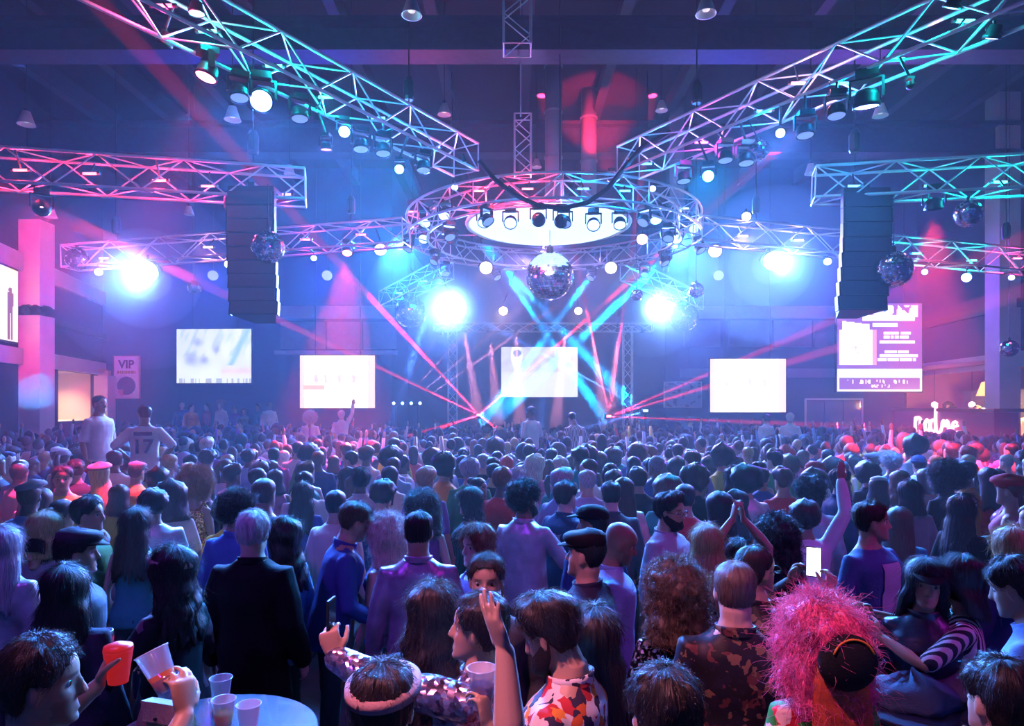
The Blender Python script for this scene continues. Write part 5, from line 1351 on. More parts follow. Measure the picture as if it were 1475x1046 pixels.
# ---- things people hold
M_plastic = mat('clear_plastic_cup', (.72, .76, .9), .18, alpha=.42, spec=.8)
def cup_meshes():
    c = MB().lathe([(.029, 0), (.030, .003), (.0445, .118), (.047, .120), (.047, .124), (.0435, .122), (.0285, .006), (.001, .006)], 24, close=False).mesh('cup_wall', True)
    l = MB().lathe([(.028, .007), (.0375, .078), (.001, .079)], 24, close=False).mesh('drink', True)
    r = MB().tube([(.0465 * math.cos(a), .0465 * math.sin(a), .122) for a in [2 * PI * k / 28 for k in range(28)]], .0022, 6, True).mesh('rim', True)
    return c, l, r
CUP = cup_meshes()
def cup(label, loc, axis=(0, 0, 1), drink=(.5, .25, .03), level=1.0, name='plastic_cup'):
    rt = thing(name, label, 'cup', loc, quat_to(Vector(axis)), 'plastic cups')
    link('cup_wall', CUP[0], M_plastic, rt)
    link('rim', CUP[2], M_plastic, rt)
    if drink is not None: link('drink', CUP[1], mat('drink_%d_%d_%d' % tuple(int(99 * c) for c in drink), drink, .1, alpha=.8), rt, scale=(1, 1, level))
    return rt
def phone(label, loc, up, facing, lit=0.0):
    up = Vector(up).normalized(); f = Vector(facing); f = (f - up * f.dot(up)).normalized(); s = f.cross(up)
    rt = thing('mobile_phone', label, 'phone', loc); rt.rotation_mode = 'QUATERNION'; rt.rotation_quaternion = Matrix((s, f, up)).transposed().to_quaternion()
    link('phone_case', MB().box((0, 0, 0), (.037, .0042, .076)).mesh('phone_case'), mat('phone_black', (.012, .012, .015), .25), rt)
    link('phone_screen', MB().box((0, .0045, 0), (.034, .0006, .071)).mesh('phone_screen'), mat('phone_screen_%d' % lit, (.02, .02, .025), .1, emit=(.85, .95, 1), estr=lit), rt)
    link('camera_lens', MB().lathe([(.007, 0), (.007, .002)], 10).mesh('camera_lens'), M_black, rt, (.018, -.0052, .055), (PI / 2, 0, 0))
    return rt

# ------------------------------------------------------------------ the people in front, one by one
c_ = CLO; h_ = HAIRC; k_ = SKIN
# man drinking at the corner table
o, hw = hero('person with short dark hair drinking from a clear cup beside the drinks table', 60, 985, 1.78, -62, dict(hair='short', hc=h_['black'], skin=k_['tan'], top='tee', tc=c_['black'], nod=-.05, stubble=1,
    ar=((.14, .36, 1.50), (1, .2, -.9), (-.25, -.05, .95), (-.75, -.5, .1), .55), al=((-.44, .12, 1.42), (-.5, -.6, -.6), (-.3, .35, .8), (.3, .9, -.2), .8)), .006, .5)
RCUP = hw[1][0]
cup('clear plastic cup tipped at the mouth of the person drinking', hw[0][0] + Vector((-.02, 0.0, -.02)), (-.45, .1, .85), (.45, .12, .05), .7)
hero('person seen from behind with long black hair and a dark grey wrap', 95, 852, 1.66, 8, dict(fem=1, hair='long', hc=h_['black'], top='coat', tc=(.06, .055, .08), sleeve=1))
hero('person in a flat grey cap and grey jacket, profile, behind the long black hair', 112, 797, 1.74, -62, dict(hair='short', hc=h_['black'], hat='flatcap', hatc=c_['charcoal'], top='jacket', tc=(.13, .12, .16), skin=k_['tan']))
hero('person facing out from under a black beanie, half hidden by the flat cap', 58, 797, 1.52, 168, dict(fem=1, hair='long', hat='beanie', hc=h_['black'], top='jacket', tc=c_['charcoal'], skin=k_['tan']))
hero('person with long silver hair and a shiny grey jacket at the table edge', 4, 790, 1.70, 5, dict(fem=1, hair='long', hc=h_['silver'], top='jacket', mat=M_satin, tc=c_['light grey']))
# woman with headband holding a green drink
o, hw = hero('person with a headband and patched black jacket holding a bright green drink', 247, 826, 1.70, 72, dict(fem=1, hair='wavy', hc=h_['black'], hat='band', hatc=(.4, .3, .26), top='jacket', mat=M_patch, skin=k_['tan'], glasses=1, al='hold', ar='bent'))
cup('cup with a bright green drink held in front of the patched jacket', hw[1][0] + Vector((0, 0, -.05)), (0, 0, 1), (.02, .75, .4), .8)
hero('broad person in a long black coat seen from behind, pale cropped hair', 366, 768, 1.80, -3, dict(hair='short', hc=h_['white'], top='coat', tc=(.006, .006, .009), bulk=1.15, belly=.03, hs=2))
hero('person with a big ginger-blond afro and a gold sequin dress', 283, 702, 1.74, -18, dict(fem=1, hair='afro', hc=(.42, .22, .10), top='tank', mat=M_seq_gold, skin=k_['tan'], al='bent'))
hero('person in a blue shirt leaning in to the platinum curly hair', 512, 752, 1.80, -68, dict(hair='short', hc=h_['brown'], top='shirt', tc=(.06, .09, .30), lean=.22, nod=-.12, skin=k_['tan'], stubble=1, ar='bent'))
hero('person with short platinum curls listening to the blue shirt', 556, 776, 1.64, 58, dict(fem=1, hair='curlbob', hc=h_['platinum'], top='tank', tc=c_['blue'], hs=3))
hero('person in a shimmering lilac shirt seen from behind, short black hair', 603, 767, 1.80, 4, dict(hair='crop', hc=h_['black'], top='shirt', mat=M_satin, tc=(.42, .32, .46), skin=k_['tan'], bulk=1.1, belly=.02))
hero('smiling person with long auburn hair, profile, beside the lilac shirt', 686, 788, 1.68, 128, dict(fem=1, hair='wavy', hc=h_['auburn'], top='tank', tc=c_['purple'], hs=1, tilt=.05))
hero('person looking out with dark brows, hidden up to the eyes by the selfie taker', 700, 838, 1.70, 178, dict(hair='short', hc=h_['black'], skin=k_['tan'], top='shirt', tc=c_['charcoal'], hs=2, stubble=1))
o, hw = hero('person in a pale grey shirt with dark curls and beard, holding a cup', 757, 722, 1.80, -28, dict(hair='curly', hc=h_['black'], beard=1, top='shirt', mat=M_satin, tc=(.46, .42, .50), skin=k_['brown'], ar='hold', turn=-.5, hs=1))
cup('clear cup held out beside the pale grey shirt', hw[0][0] + Vector((0, 0, -.05)), (0, 0, 1), (.5, .4, .3), .8)
hero('person in a black flat cap and dark coat calling out, profile', 843, 800, 1.76, 66, dict(hair='crop', hc=h_['black'], hat='flatcap', top='coat', tc=(.02, .02, .045), bulk=1.12, skin=k_['tan'], stubble=1, nod=.06))
hero('person in a black cap behind the dark flat cap', 853, 756, 1.76, 30, dict(hair='crop', hc=h_['black'], hat='cap', skin=k_['brown'], top='shirt', tc=c_['navy'], turn=.6), .009)
hero('person with a shaved head looking down beside the dark coat', 894, 783, 1.76, -95, dict(skin=k_['brown'], top='shirt', tc=c_['light blue'], nod=-.35, stubble=1), .008)
hero('bearded person with glasses in a pale grey blazer', 966, 737, 1.80, -128, dict(hair='quiff', hc=h_['black'], beard=1, glasses=1, top='jacket', tc=(.36, .35, .42), skin=k_['tan'], nod=-.12, hs=4))
hero('person with long blond hair and a pink sequin top, seen from behind', 1018, 786, 1.68, -6, dict(fem=1, hair='long', hc=h_['blond'], top='tank', mat=M_seq_pink))
hero('person with both hands clasped overhead behind the blond hair', 1066, 806, 1.58, 0, dict(fem=1, hair='long', hc=h_['black'], top='tank', tc=c_['black'], skin=k_['tan'],
    ar=((.035, .05, 1.88), (1, -.2, 0), (-.15, 0, 1), (-1, 0, 0), .5), al=((-.035, .05, 1.88), (-1, -.2, 0), (.15, 0, 1), (1, 0, 0), .5)))
hero('person with a brown wavy bob and a silver-flecked black top, seen from behind', 972, 858, 1.66, 6, dict(fem=1, hair='curlbob', hc=h_['brown'], top='tee', mat=M_seq_dark, hs=2))
hero('person with short greying hair in a dark floral shirt, seen from behind', 1058, 852, 1.78, -8, dict(hair='crop', hc=(.10, .075, .06), top='shirt', mat=M_floral_dark, bulk=1.1, belly=.02, hs=3), .0065)
o, hw = hero('balding person with glasses in a dark patterned shirt filming with a phone', 1090, 822, 1.74, -66, dict(hair='receding', hc=h_['dark brown'], glasses=1, top='shirt', mat=M_floral_dark, ar='phone', al='phone', skin=k_['tan']))
phone('lit mobile phone held up by the balding person with glasses', (hw[0][0] + hw[1][0]) / 2 + Vector((.0, 0, .06)), (.05, .1, 1), Vector((-.6, -.8, 0)), 4)
hero('person with a dark teal-tinged curly bob seen from behind', 1118, 778, 1.66, -12, dict(fem=1, hair='curlbob', hc=(.02, .03, .035), top='tank', tc=c_['navy'], skin=k_['brown'], hs=4))
hero('person in a shiny silver-blue bomber jacket with dark round hair', 1166, 712, 1.76, -4, dict(hair='curly', hc=h_['black'], top='jacket', mat=M_satin, tc=(.45, .5, .62), skin=k_['brown'], hs=3))
o, hw = hero('young person in a blue shirt with a pale front panel, profile', 1257, 752, 1.80, -150, dict(hair='short', hc=h_['dark brown'], top='tee', tc=(.08, .13, .30), skin=k_['tan'], al='hold', turn=.7, hs=4))
rows = torso_rings(.016, 1.02, 1.38, None, False, 0.0); pv = []
for zz in np.linspace(1.03, 1.37, 10):
    a_ = min(rows, key=lambda r: abs(r[0].z - zz)); hw_, hd_, yo_ = max(v.x for v in a_), (max(v.y for v in a_) - min(v.y for v in a_)) / 2, (max(v.y for v in a_) + min(v.y for v in a_)) / 2
    for xx in np.linspace(-.085, .085, 9): pv.append((xx, yo_ + .009 + hd_ * math.sqrt(1 - (abs(xx) / hw_) ** (2 / .82)) ** .82, zz))
q = link('shirt_panel', MB().add(pv, [(r * 9 + c, r * 9 + c + 1, r * 9 + c + 10, r * 9 + c + 9) for r in range(9) for c in range(8)]).mesh('shirt_panel', True), M_cloth, o, color=(.55, .52, .62)); q['label'] = 'pale lilac front panel of the shirt'
hero('person with a huge black afro seen from behind', 1364, 692, 1.78, 6, dict(fem=1, hair='afro', hc=h_['black'], top='jacket', tc=c_['black'], skin=k_['dark'], hs=1))
hero('person with a pale knitted headband and long dark hair, profile', 1387, 736, 1.70, -72, dict(fem=1, hair='long', hc=h_['black'], hat='beanie', hatc=(.5, .62, .6), top='jacket', tc=c_['black'], skin=k_['tan'], ar='bent'))
hero('person in a black cap and jacket being hugged by the striped top', 1334, 842, 1.64, 158, dict(fem=1, hair='long', hc=h_['black'], hat='cap', top='jacket', mat=M_satin, tc=(.03, .03, .05), skin=k_['tan'], side=.06, tilt=-.12))
hero('person in a black and white striped top hugging the black cap', 1381, 836, 1.66, 62, dict(fem=1, hair='bob', hc=h_['black'], top='tee', mat=M_stripes, skin=k_['tan'], tilt=.1,
    ar=((.06, .42, 1.36), (.8, -.2, -.5), (-.3, .7, .4), (-.8, .2, -.3), .5), al=((-.16, .38, 1.30), (-.8, -.2, -.7), (.2, .7, .5), (.7, .2, -.2), .5)))
hero('person in a pale blue shirt bending over the folded coats', 1462, 838, 1.80, 38, dict(hair='short', hc=h_['black'], top='shirt', tc=(.26, .38, .62), lean=.32, skin=k_['tan'], al='bent'), d=2.95)
hero('person with dark hair low beside the folded coats', 1440, 1010, 1.70, 10, dict(hair='short', hc=h_['black'], top='tee', tc=c_['black'], hs=1))
# pink frizzy wig with the black crown and red flowers
o, hw = hero('person in a frizzy pink wig with a flowered red dress, seen from behind', 1180, 932, 1.68, 4, dict(fem=1, hair='wig', hc=h_['pink'], top='tee', mat=M_floral_red, hs=2, ))
HMw = pose(dict(fem=1))[3]
q = link('crown_cap', MB().ball((0, -.190, .012), (.105, .055, .098), 24, 16).mesh('crown_cap', True), M_cloth, o, color=c_['black']); q.matrix_local = HMw; q['label'] = 'round black cap at the back of the pink wig'
q = link('cap_edge', MB().tube([(.075 * math.cos(a), -.232 + .01 * math.sin(a), .032 + .070 * math.sin(a)) for a in [.3 + 2.5 * k / 12 for k in range(13)]], .004, 6).mesh('cap_edge', True), M_cloth, o, color=c_['orange']); q.matrix_local = HMw
scarf = MB()
loft(scarf, [[Vector((hw_ * math.cos(a), yo + .03 * math.sin(a) - .0, z)) for a in [2 * PI * k / 20 for k in range(20)]] for z, hw_, yo in ((1.02, .12, -.17), (1.15, .125, -.175), (1.30, .12, -.17), (1.42, .11, -.15), (1.52, .10, -.145), (1.6, .09, -.14))])
q = link('long_hair_fall', scarf.mesh('long_hair_fall', True), mat('orange_hair_fall', (.42, .06, .02), .6, noise_amt=.4, noise_scale=30), o); q['label'] = 'orange-red fall of hair below the pink wig'
o, hw = hero('bearded person in an orange floral shirt looking down, profile', 792, 914, 1.78, 66, dict(hair='quiff', hc=h_['black'], beard=1, top='shirt', mat=M_floral_orange, skin=k_['tan'], nod=-.42, hs=0, ar='hold', al='hold'), .006, .5)
hero('person with long straight black hair behind the orange floral shirt', 856, 922, 1.66, 0, dict(fem=1, hair='long', hc=h_['black'], top='coat', tc=c_['black'], hs=3))
# selfie taker
o, hw = hero('person in a metallic purple jacket holding a phone out for a selfie', 688, 906, 1.74, 78, dict(hair='short', hc=h_['black'], top='jacket', mat=M_seq_purple, skin=k_['tan'], nod=.04, hs=3,
    al=((-.10, .52, 1.50), (-.5, 0, -1), (.05, .3, .95), (.9, .25, .1), .75)), .006, .5)
phone('black mobile phone held upright at arm length for a selfie', hw[1][0] + Vector((0, 0, .05)), (0, 0, 1), Vector((1, -.1, 0)), 0)
sq = [(-.10 + .20 * k / 40, .018 * math.sin(k * 1.1) * (1 + .5 * math.sin(k * .37))) for k in range(41)]
q = link('chest_lettering', MB().tube([(-.218, .05 - a, 1.19 + b) for a, b in sq], .006, 6).tube([(-.218, .15, 1.155), (-.219, .05, 1.15), (-.216, -.06, 1.16)], .005, 6).mesh('chest_lettering', True), mat('yellow_print', (.75, .45, .05), .5), o); q['label'] = 'yellow script squiggle on the jacket'
# raised arm
o, hw = hero('person with dark hair reaching one bare arm high up with an open hand', 955, 1030, 1.74, 14, dict(hair='short', hc=h_['black'], top='tee', tc=c_['navy'], skin=k_['fair'], hs=2, spread=.12,
    al=((-.42, .03, 1.80), (-.4, -.3, -1), (-.35, .1, .95), (.85, .35, .3), .1)), .006, .5)
# person holding a cup at the bottom edge
o, hw = hero('person with black hair under a pale band holding a cup up at the frame edge', 553, 1020, 1.72, -6, dict(hair='short', hc=h_['black'], hat='band', hatc=(.4, .25, .25), top='tee', tc=c_['black'], hs=4, skin=k_['tan'],
    ar=((.26, .22, 1.46), (.8, -.2, -1), (-.15, .2, .95), (-.9, .3, 0), .7)), .0065, .5)
cup('clear cup raised by the person with the pale head band', hw[0][0] + Vector((0.02, .02, -.03)), (0, 0, 1), (.2, .16, .35), .9)
hero('person with loose black curls and a dark top beside the selfie taker', 625, 884, 1.66, -20, dict(fem=1, hair='wavy', hc=h_['black'], top='jacket', tc=c_['black'], skin=k_['tan'], hs=2))
hero('person with long blond waves at the end of the hugging pair', 1458, 790, 1.68, 0, dict(fem=1, hair='wavy', hc=h_['blond'], top='jacket', tc=c_['navy'], hs=4))
# second row
for a in (('person with a pale blond bob seen from behind, near the silver hair', 66, 764, 1.68, -8, dict(fem=1, hair='bob', hc=h_['blond'], top='jacket', tc=c_['grey'])),
          ('person in a green and yellow top with dark hair, profile', 128, 742, 1.76, -80, dict(hair='short', hc=h_['black'], top='tee', tc=c_['green'], skin=k_['tan'])),
          ('person with long straight dark hair and a bare-shouldered teal top', 196, 757, 1.68, -10, dict(fem=1, hair='long', hc=h_['dark brown'], top='tank', tc=c_['teal'])),
          ('person with a dark mop of hair behind the black coat', 342, 738, 1.78, -12, dict(hair='curly', hc=h_['black'], top='shirt', tc=c_['blue'], hs=2)),
          ('person with dark ringlets, profile, beside the black coat', 408, 776, 1.66, 66, dict(fem=1, hair='wavy', hc=h_['black'], top='jacket', tc=c_['light blue'], skin=k_['tan'])),
          ('person with very long dark hair and a blue blouse', 436, 714, 1.68, 0, dict(fem=1, hair='long', hc=h_['black'], top='shirt', tc=c_['blue'])),
          ('person with short black hair and a pale shirt, behind the leaning blue shirt', 520, 692, 1.80, 4, dict(hair='short', hc=h_['black'], top='shirt', tc=c_['cream'], skin=k_['dark'])),
          ('person with long dark hair in black, profile, above the auburn hair', 676, 724, 1.68, 70, dict(fem=1, hair='wavy', hc=h_['black'], top='jacket', tc=c_['black'])),
          ('person with bouncy dark curls behind the lilac shirt', 608, 736, 1.68, 10, dict(fem=1, hair='curlbob', hc=h_['dark brown'], top='tank', tc=c_['purple'])),
          ('person in a dark blue suit with short hair, beside the pale grey shirt', 816, 715, 1.78, -50, dict(hair='short', hc=h_['dark brown'], top='jacket', tc=c_['navy'])),
          ('person in a black suit seen from behind, beside the dark blue suit', 880, 714, 1.78, 0, dict(hair='crop', hc=h_['black'], top='jacket', tc=c_['charcoal'])),
          ('person in dark clothes looking towards the bar', 1212, 694, 1.78, -85, dict(hair='short', hc=h_['black'], top='jacket', tc=c_['navy'], skin=k_['brown'])),
          ('person in a round black beret above the raised hands', 1057, 690, 1.74, 5, dict(hair='bob', hat='beret', hc=h_['black'], top='jacket', tc=c_['navy'], fem=1)),
          ('person looking out with short dark hair under the pink light', 90, 690, 1.80, -150, dict(hair='short', hc=h_['black'], top='tee', tc=c_['yellow'], skin=k_['tan'])),
          ('person in a grey cardigan with a dark bob, beside the huge afro', 1310, 712, 1.72, 0, dict(hair='bob', hc=h_['black'], fem=1, top='jacket', tc=c_['grey'])),
          ('person with a white curly wig and pale blue top', 1283, 668, 1.76, 0, dict(hair='curly', hc=h_['white'], top='tee', tc=c_['light blue'])),
          ('person with a grey bob in front of the stage beams', 745, 690, 1.72, 0, dict(hair='short', hc=h_['silver'], top='shirt', tc=c_['lilac']))):
    hero(a[0], a[1], a[2], a[3], a[4], a[5], .010, .42)

# people raised above the crowd, each on a riser box
def riser(x, y, z, label):
    rt = thing('riser_box', label, 'riser', (x, y, 0), None, 'riser boxes')
    link('box_body', MB().box((0, 0, z / 2 - .02), (.3, .3, z / 2 - .02)).mesh('box_body'), M_steel, rt)
    link('box_lid', MB().box((0, 0, z - .02), (.33, .33, .02)).mesh('box_lid'), M_black, rt)
    PLACED.append((x, y))
def raised(label, px, py, d, face, p, rl, voxel=.009):
    h = 1.78; zh = CAM_H + (HORIZON - py) / F_PX * d; base = zh - 1.66
    o, hw = hero(label, px, py, h, face, p, voxel, .5, base=base, d=d)
    riser(o.location.x, o.location.y, base, 'black riser box under the ' + rl)
    return o
raised('person in a white polo raised above the crowd near the VIP poster', 144, 580, 9.6, -105, dict(hair='crop', hc=h_['black'], top='tee', tc=c_['white'], skin=k_['brown']), 'white polo near the VIP poster')
jo = raised('person in a white jersey numbered 17, raised above the crowd', 208, 594, 9.4, 18, dict(hair='crop', hc=h_['black'], top='tee', tc=c_['white'], skin=k_['brown'], bulk=1.15, al='hip', ar='hip', turn=.5), 'white jersey numbered 17')
link('jersey_number', text_mesh('jersey_number', '17', .26, .014, .006), mat('navy_print', (.03, .04, .14), .6), jo, (0, -.152, 1.09), (PI / 2, 0, 0))
link('name_patch', MB().box((0, 0, 0), (.11, .012, .022)).mesh('name_patch'), mat('navy_print'), jo, (0, -.125, 1.345), (.28, 0, 0))
raised('person in a pale teal polo raised in front of the stage', 764, 592, 14, 40, dict(hair='crop', hc=h_['black'], top='tee', tc=(.55, .68, .62), skin=k_['dark'], turn=.6), 'pale teal polo before the stage')
raised('person in a striped white shirt raised in front of the stage, looking down', 824, 599, 14, 25, dict(hair='crop', hc=h_['black'], top='tee', mat=M_stripes, skin=k_['brown'], lean=.2, nod=-.3), 'striped white shirt before the stage')
raised('person in white raised in front of the lettered screen, arm up', 492, 597, 19, 0, dict(hair='short', hc=h_['white'], top='shirt', tc=c_['white'], ar='up'), 'figure with an arm up before the lettered screen')
raised('person in white with a bushy pale wig beside the lettered screen', 447, 602, 18, 0, dict(hair='afro', hc=h_['white'], top='shirt', tc=c_['white']), 'bushy pale wig beside the lettered screen')
raised('person in white raised below the blank screen, dark hair', 1103, 602, 18, 20, dict(hair='short', hc=h_['black'], top='shirt', tc=c_['white']), 'dark hair below the blank screen')
raised('person in bright white raised at the corner of the blank screen', 1138, 601, 17, -20, dict(hair='short', hc=h_['platinum'], top='shirt', tc=c_['white'], belly=.03), 'bright white figure at the blank screen corner')
# ------------------------------------------------------------------ tables in front
M_table = mat('table_black_laminate', (.015, .02, .05), .22, coat=.5)
def high_table(x, y, h, r, label):
    rt = thing('high_table', label, 'table', (x, y, 0), None, 'round high tables')
    link('table_top', MB().lathe([(.02, h - .03), (r - .01, h - .03), (r, h - .02), (r, h - .005), (r - .006, h), (.02, h)], 48).mesh('table_top', False), M_table, rt)
    link('column', MB().lathe([(.04, .03), (.035, h - .03)], 16).mesh('column', True), M_black, rt)
    link('foot_plate', MB().lathe([(.02, 0), (.24, 0), (.24, .02), (.05, .035)], 32).mesh('foot_plate', True), M_black, rt)
    PLACED.append((x, y)); return rt
TZ = 1.12
def on_table(px, py, z=TZ):
    d = F_PX * (CAM_H - z) / (py - HORIZON); return P(px, py, d)
tp = on_table(305, 1062)
high_table(tp.x, tp.y, TZ, .40, 'round black drinks table with cups and a tan purse')
cup('clear cup on the drinks table beside the tan purse', on_table(240, 1012), drink=None)
cup('clear cup with a green drink on the drinks table', on_table(318, 1018), drink=(.02, .5, .35), level=.5)
cup('clear cup half full of beer on the drinks table', on_table(322, 1052), drink=(.65, .4, .05), level=.9)
cup('empty clear cup next to the beer on the drinks table', on_table(358, 1060), drink=None)
b = on_table(238, 1046); pr = thing('purse', 'tan clutch purse with a fold-over flap on the drinks table', 'purse', b + Vector((0, 0, .0)), (0, 0, -.3))
M_tan = mat('tan_leather', (.58, .36, .17), .5, bump=.3, bump_scale=80)
link('purse_body', MB().add([(-.11, -.04, 0), (.11, -.04, 0), (.11, .05, 0), (-.11, .05, 0), (-.10, -.015, .09), (.10, -.015, .09), (.10, .035, .09), (-.10, .035, .09)], [(3, 2, 1, 0), (4, 5, 6, 7), (0, 1, 5, 4), (1, 2, 6, 5), (2, 3, 7, 6), (3, 0, 4, 7)]).mesh('purse_body'), M_tan, pr)
link('flap', MB().add([(-.102, .037, .088), (.102, .037, .088), (.102, -.018, .096), (-.102, -.018, .096), (-.06, -.047, .035), (.06, -.047, .035), (-.06, -.052, .035), (.06, -.052, .035), (-.102, -.022, .098), (.102, -.022, .098)], [(0, 1, 2, 3), (3, 2, 5, 4), (8, 9, 7, 6), (4, 5, 7, 6)]).mesh('flap'), M_tan, pr)
link('stud', MB().ball((0, -.052, .05), .007, 8, 6).mesh('stud', True), M_black, pr)
rc = thing('glowing_cup', 'lidded cup glowing bright red, held by the person drinking', 'cup', RCUP, None)
link('cup_wall', MB().lathe([(.032, -.06), (.047, .05), (.048, .055), (.04, .06), (.001, .062)], 20).mesh('cup_wall', True), mat('red_glow_plastic', (.6, .02, .03), .3, emit=(1, .03, .03), estr=.35), rc)
link('lid', MB().lathe([(.048, .055), (.046, .068), (.02, .078), (.001, .08)], 20).mesh('lid', True), mat('red_glow_plastic'), rc)
# coats piled on the far table
t2 = on_table(1330, 1010, 1.0); high_table(t2.x + .05, t2.y + .05, 1.0, .42, 'round table under the folded coats beside the pink wig')
def heap(label, x, y, z, r, hgt, seed, col, m=M_cloth):
    mb = MB(); n, k = 26, 9; vs = []
    for j in range(k):
        t = j / (k - 1)
        for i in range(n):
            a = 2 * PI * i / n; rr = r * (1 - t ** 2.2) * (1 + .22 * noise.noise((math.cos(a) * 1.6 + seed, math.sin(a) * 1.6, t * 2)))
            zz = hgt * (t ** .8) * (1 + .35 * noise.noise((math.cos(a) * 2.5, math.sin(a) * 2.5 + seed, 3)))
            vs.append((rr * math.cos(a) * 1.25, rr * math.sin(a), max(0, zz + .012 * math.sin(9 * a + seed + 6 * t))))
    fs = [(j * n + i, j * n + (i + 1) % n, (j + 1) * n + (i + 1) % n, (j + 1) * n + i) for j in range(k - 1) for i in range(n)] + [tuple(reversed(range(n)))]
    o = link('folded_coat', mb.add(vs, fs).mesh('folded_coat', True), m, None, (x, y, z), color=col); tag(o, label, 'coat', 'folded coats'); return o
heap('dark blue coat heaped on the round table', t2.x - .06, t2.y, 1.0, .17, .13, 1, (.05, .07, .13))
heap('grey coat heaped on the round table beside the dark blue one', t2.x + .24, t2.y + .06, 1.0, .13, .10, 5, (.12, .12, .14))
cup('clear cup beside the coats on the round table', (t2.x + .22, t2.y - .2, 1.0), drink=(.1, .12, .3), level=.7)
# ------------------------------------------------------------------ the crowd: one set of figures, copied one by one
TEMPL = []
def template(p, voxel=.011, keep=.5):
    p = dict(p); me, HM, arms, T = body_mesh(p, voxel, keep)
    TEMPL.append(dict(p=p, me=me, HM=HM, T=T, top=top_mesh(p, .02, len(TEMPL) * 2.1)))
for p in (dict(top='shirt'), dict(top='tee', al='bent'), dict(top='jacket', turn=.5), dict(top='tee', ar='hold', turn=-.4), dict(top='shirt', ar='up', al='bent'), dict(top='jacket', bulk=1.12, belly=.03), dict(top='tee', al='cheer', ar='down'), dict(top='shirt', al='phone', ar='phone'),
          dict(fem=1, top='tank'), dict(fem=1, top='tee', turn=.6), dict(fem=1, top='dress', al='bent'), dict(fem=1, top='jacket', turn=-.6), dict(fem=1, top='tank', ar='cheer', al='cheer'), dict(fem=1, top='dress', ar='hold'), dict(fem=1, top='shirt', al='clap', ar='clap'), dict(fem=1, top='tee', ar='up')):
    template(p)
ARMTXT = {4: 'one arm raised', 6: 'one arm bent upward', 7: 'filming with raised hands', 12: 'both arms raised', 14: 'hands clapping', 15: 'one arm straight up', 3: 'one hand held forward', 13: 'one hand held forward'}
STY_M = ['short', 'crop', 'short', 'curly', 'quiff', 'receding', 'afro', 'crop']; STY_F = ['long', 'wavy', 'bob', 'curlbob', 'pony', 'bun', 'long', 'afro']
STYTXT = {'short': 'short %s hair', 'crop': 'cropped %s hair', 'curly': '%s curls', 'quiff': 'a %s quiff', 'receding': 'thinning %s hair', 'afro': '%s afro hair', 'long': 'long %s hair', 'wavy': 'wavy %s hair', 'bob': 'a %s bob', 'curlbob': 'a curly %s bob', 'pony': 'a %s ponytail', 'bun': 'a %s bun'}
HC_POOL = ['black'] * 9 + ['dark brown'] * 7 + ['brown'] * 4 + ['auburn', 'auburn', 'blond', 'blond', 'platinum', 'grey', 'red']
HC_FAR = ['black'] * 10 + ['dark brown'] * 6 + ['brown'] * 2 + ['blond', 'auburn']
TC_POOL = ['black'] * 3 + ['white'] * 5 + ['light grey'] * 3 + ['navy', 'navy', 'blue', 'blue', 'light blue', 'light blue', 'teal', 'red', 'red', 'pink', 'purple', 'green', 'yellow', 'orange', 'cream', 'cream', 'lilac', 'grey', 'charcoal', 'brown']
SK_POOL = ['fair'] * 4 + ['tan'] * 4 + ['brown'] * 3 + ['dark'] * 2
USED = set(); rr = random.Random(21)
def spot_free(x, y, dmin):
    return all((x - a) ** 2 + (y - b) ** 2 > dmin * dmin for a, b in PLACED)
def crowd_person(x, y, where, base=0.0, face=None):
    for _ in range(60):
        ti = rr.choice([0, 1, 2, 3, 5, 8, 9, 10, 11, 13, 0, 2, 8, 11] * 3 + [4, 6, 7, 12, 14, 15]); t = TEMPL[ti]; fem = t['p'].get('fem')
        st = rr.choice(STY_F if fem else STY_M); hc = rr.choice(HC_POOL); tc = rr.choice(TC_POOL); sk = rr.choice(SK_POOL)
        hat = rr.choice([None] * 9 + ['cap', 'beanie', 'flatcap', 'beret'])
        if hat and st in ('afro', 'curly', 'curlbob', 'bun', 'quiff'): hat = None
        hatc = rr.choice(['black', 'red', 'white', 'navy', 'grey'])
        lab = 'person with %s in a %s %s%s%s, %s' % (STYTXT[st] % hc, tc, TOPNAME[t['p']['top']].replace('_', ' '), ', %s %s' % (hatc, hat) if hat else '', ', ' + ARMTXT[ti] if ti in ARMTXT else '', where)
        if lab not in USED and len(lab.split()) <= 16: break
    USED.add(lab)
    h = rr.gauss(1.66 if fem else 1.77, .06); sc = h / 1.75
    o = link('person', t['me'], M_skin, None, (x, y, base), (0, 0, math.radians(face if face is not None else rr.gauss(math.degrees(math.atan2(x - 1.0, 22 - y)) * .7, 32))), sc, SKIN[sk])
    tag(o, lab, 'person', 'people in the crowd')
    p = dict(t['p']); p.update(skin=SKIN[sk], hair=st, hc=HAIRC[hc], hs=rr.randrange(3), tc=CLO[tc], lc=rr.choice([CLO['charcoal'], CLO['navy'], CLO['black']]), hat=hat, hatc=CLO[hatc] if hat else None)
    near = y < 8
    top = link(TOPNAME[p['top']], t['top'], M_satin if rr.random() < .15 else M_cloth, o, color=p['tc'])
    bare = p['top'] == 'dress'
    link('legs' if bare else 'trousers', LEGS['bare' if bare else 'f' if fem else 'm'], M_skin_plain if bare else M_denim, o, color=p['skin'] if bare else p['lc'])
    q = link('hair', get_hair(st, p['hs'], False), M_hair, o, color=p['hc']); q.matrix_local = t['HM']
    if hat: q = link('hat', HATM[hat], M_cloth, o, color=p['hatc']); q.matrix_local = t['HM']
    PLACED.append((x, y))
    return o
def zone(x, y):
    return ('near the white pillar' if x < -.42 * y else 'near the bar' if x > .42 * y else 'under the ring' if 13 < y < 19.5 and abs(x - 1) < 3.4 else 'before the stage' if y > 19.5 else 'in the middle of the floor')
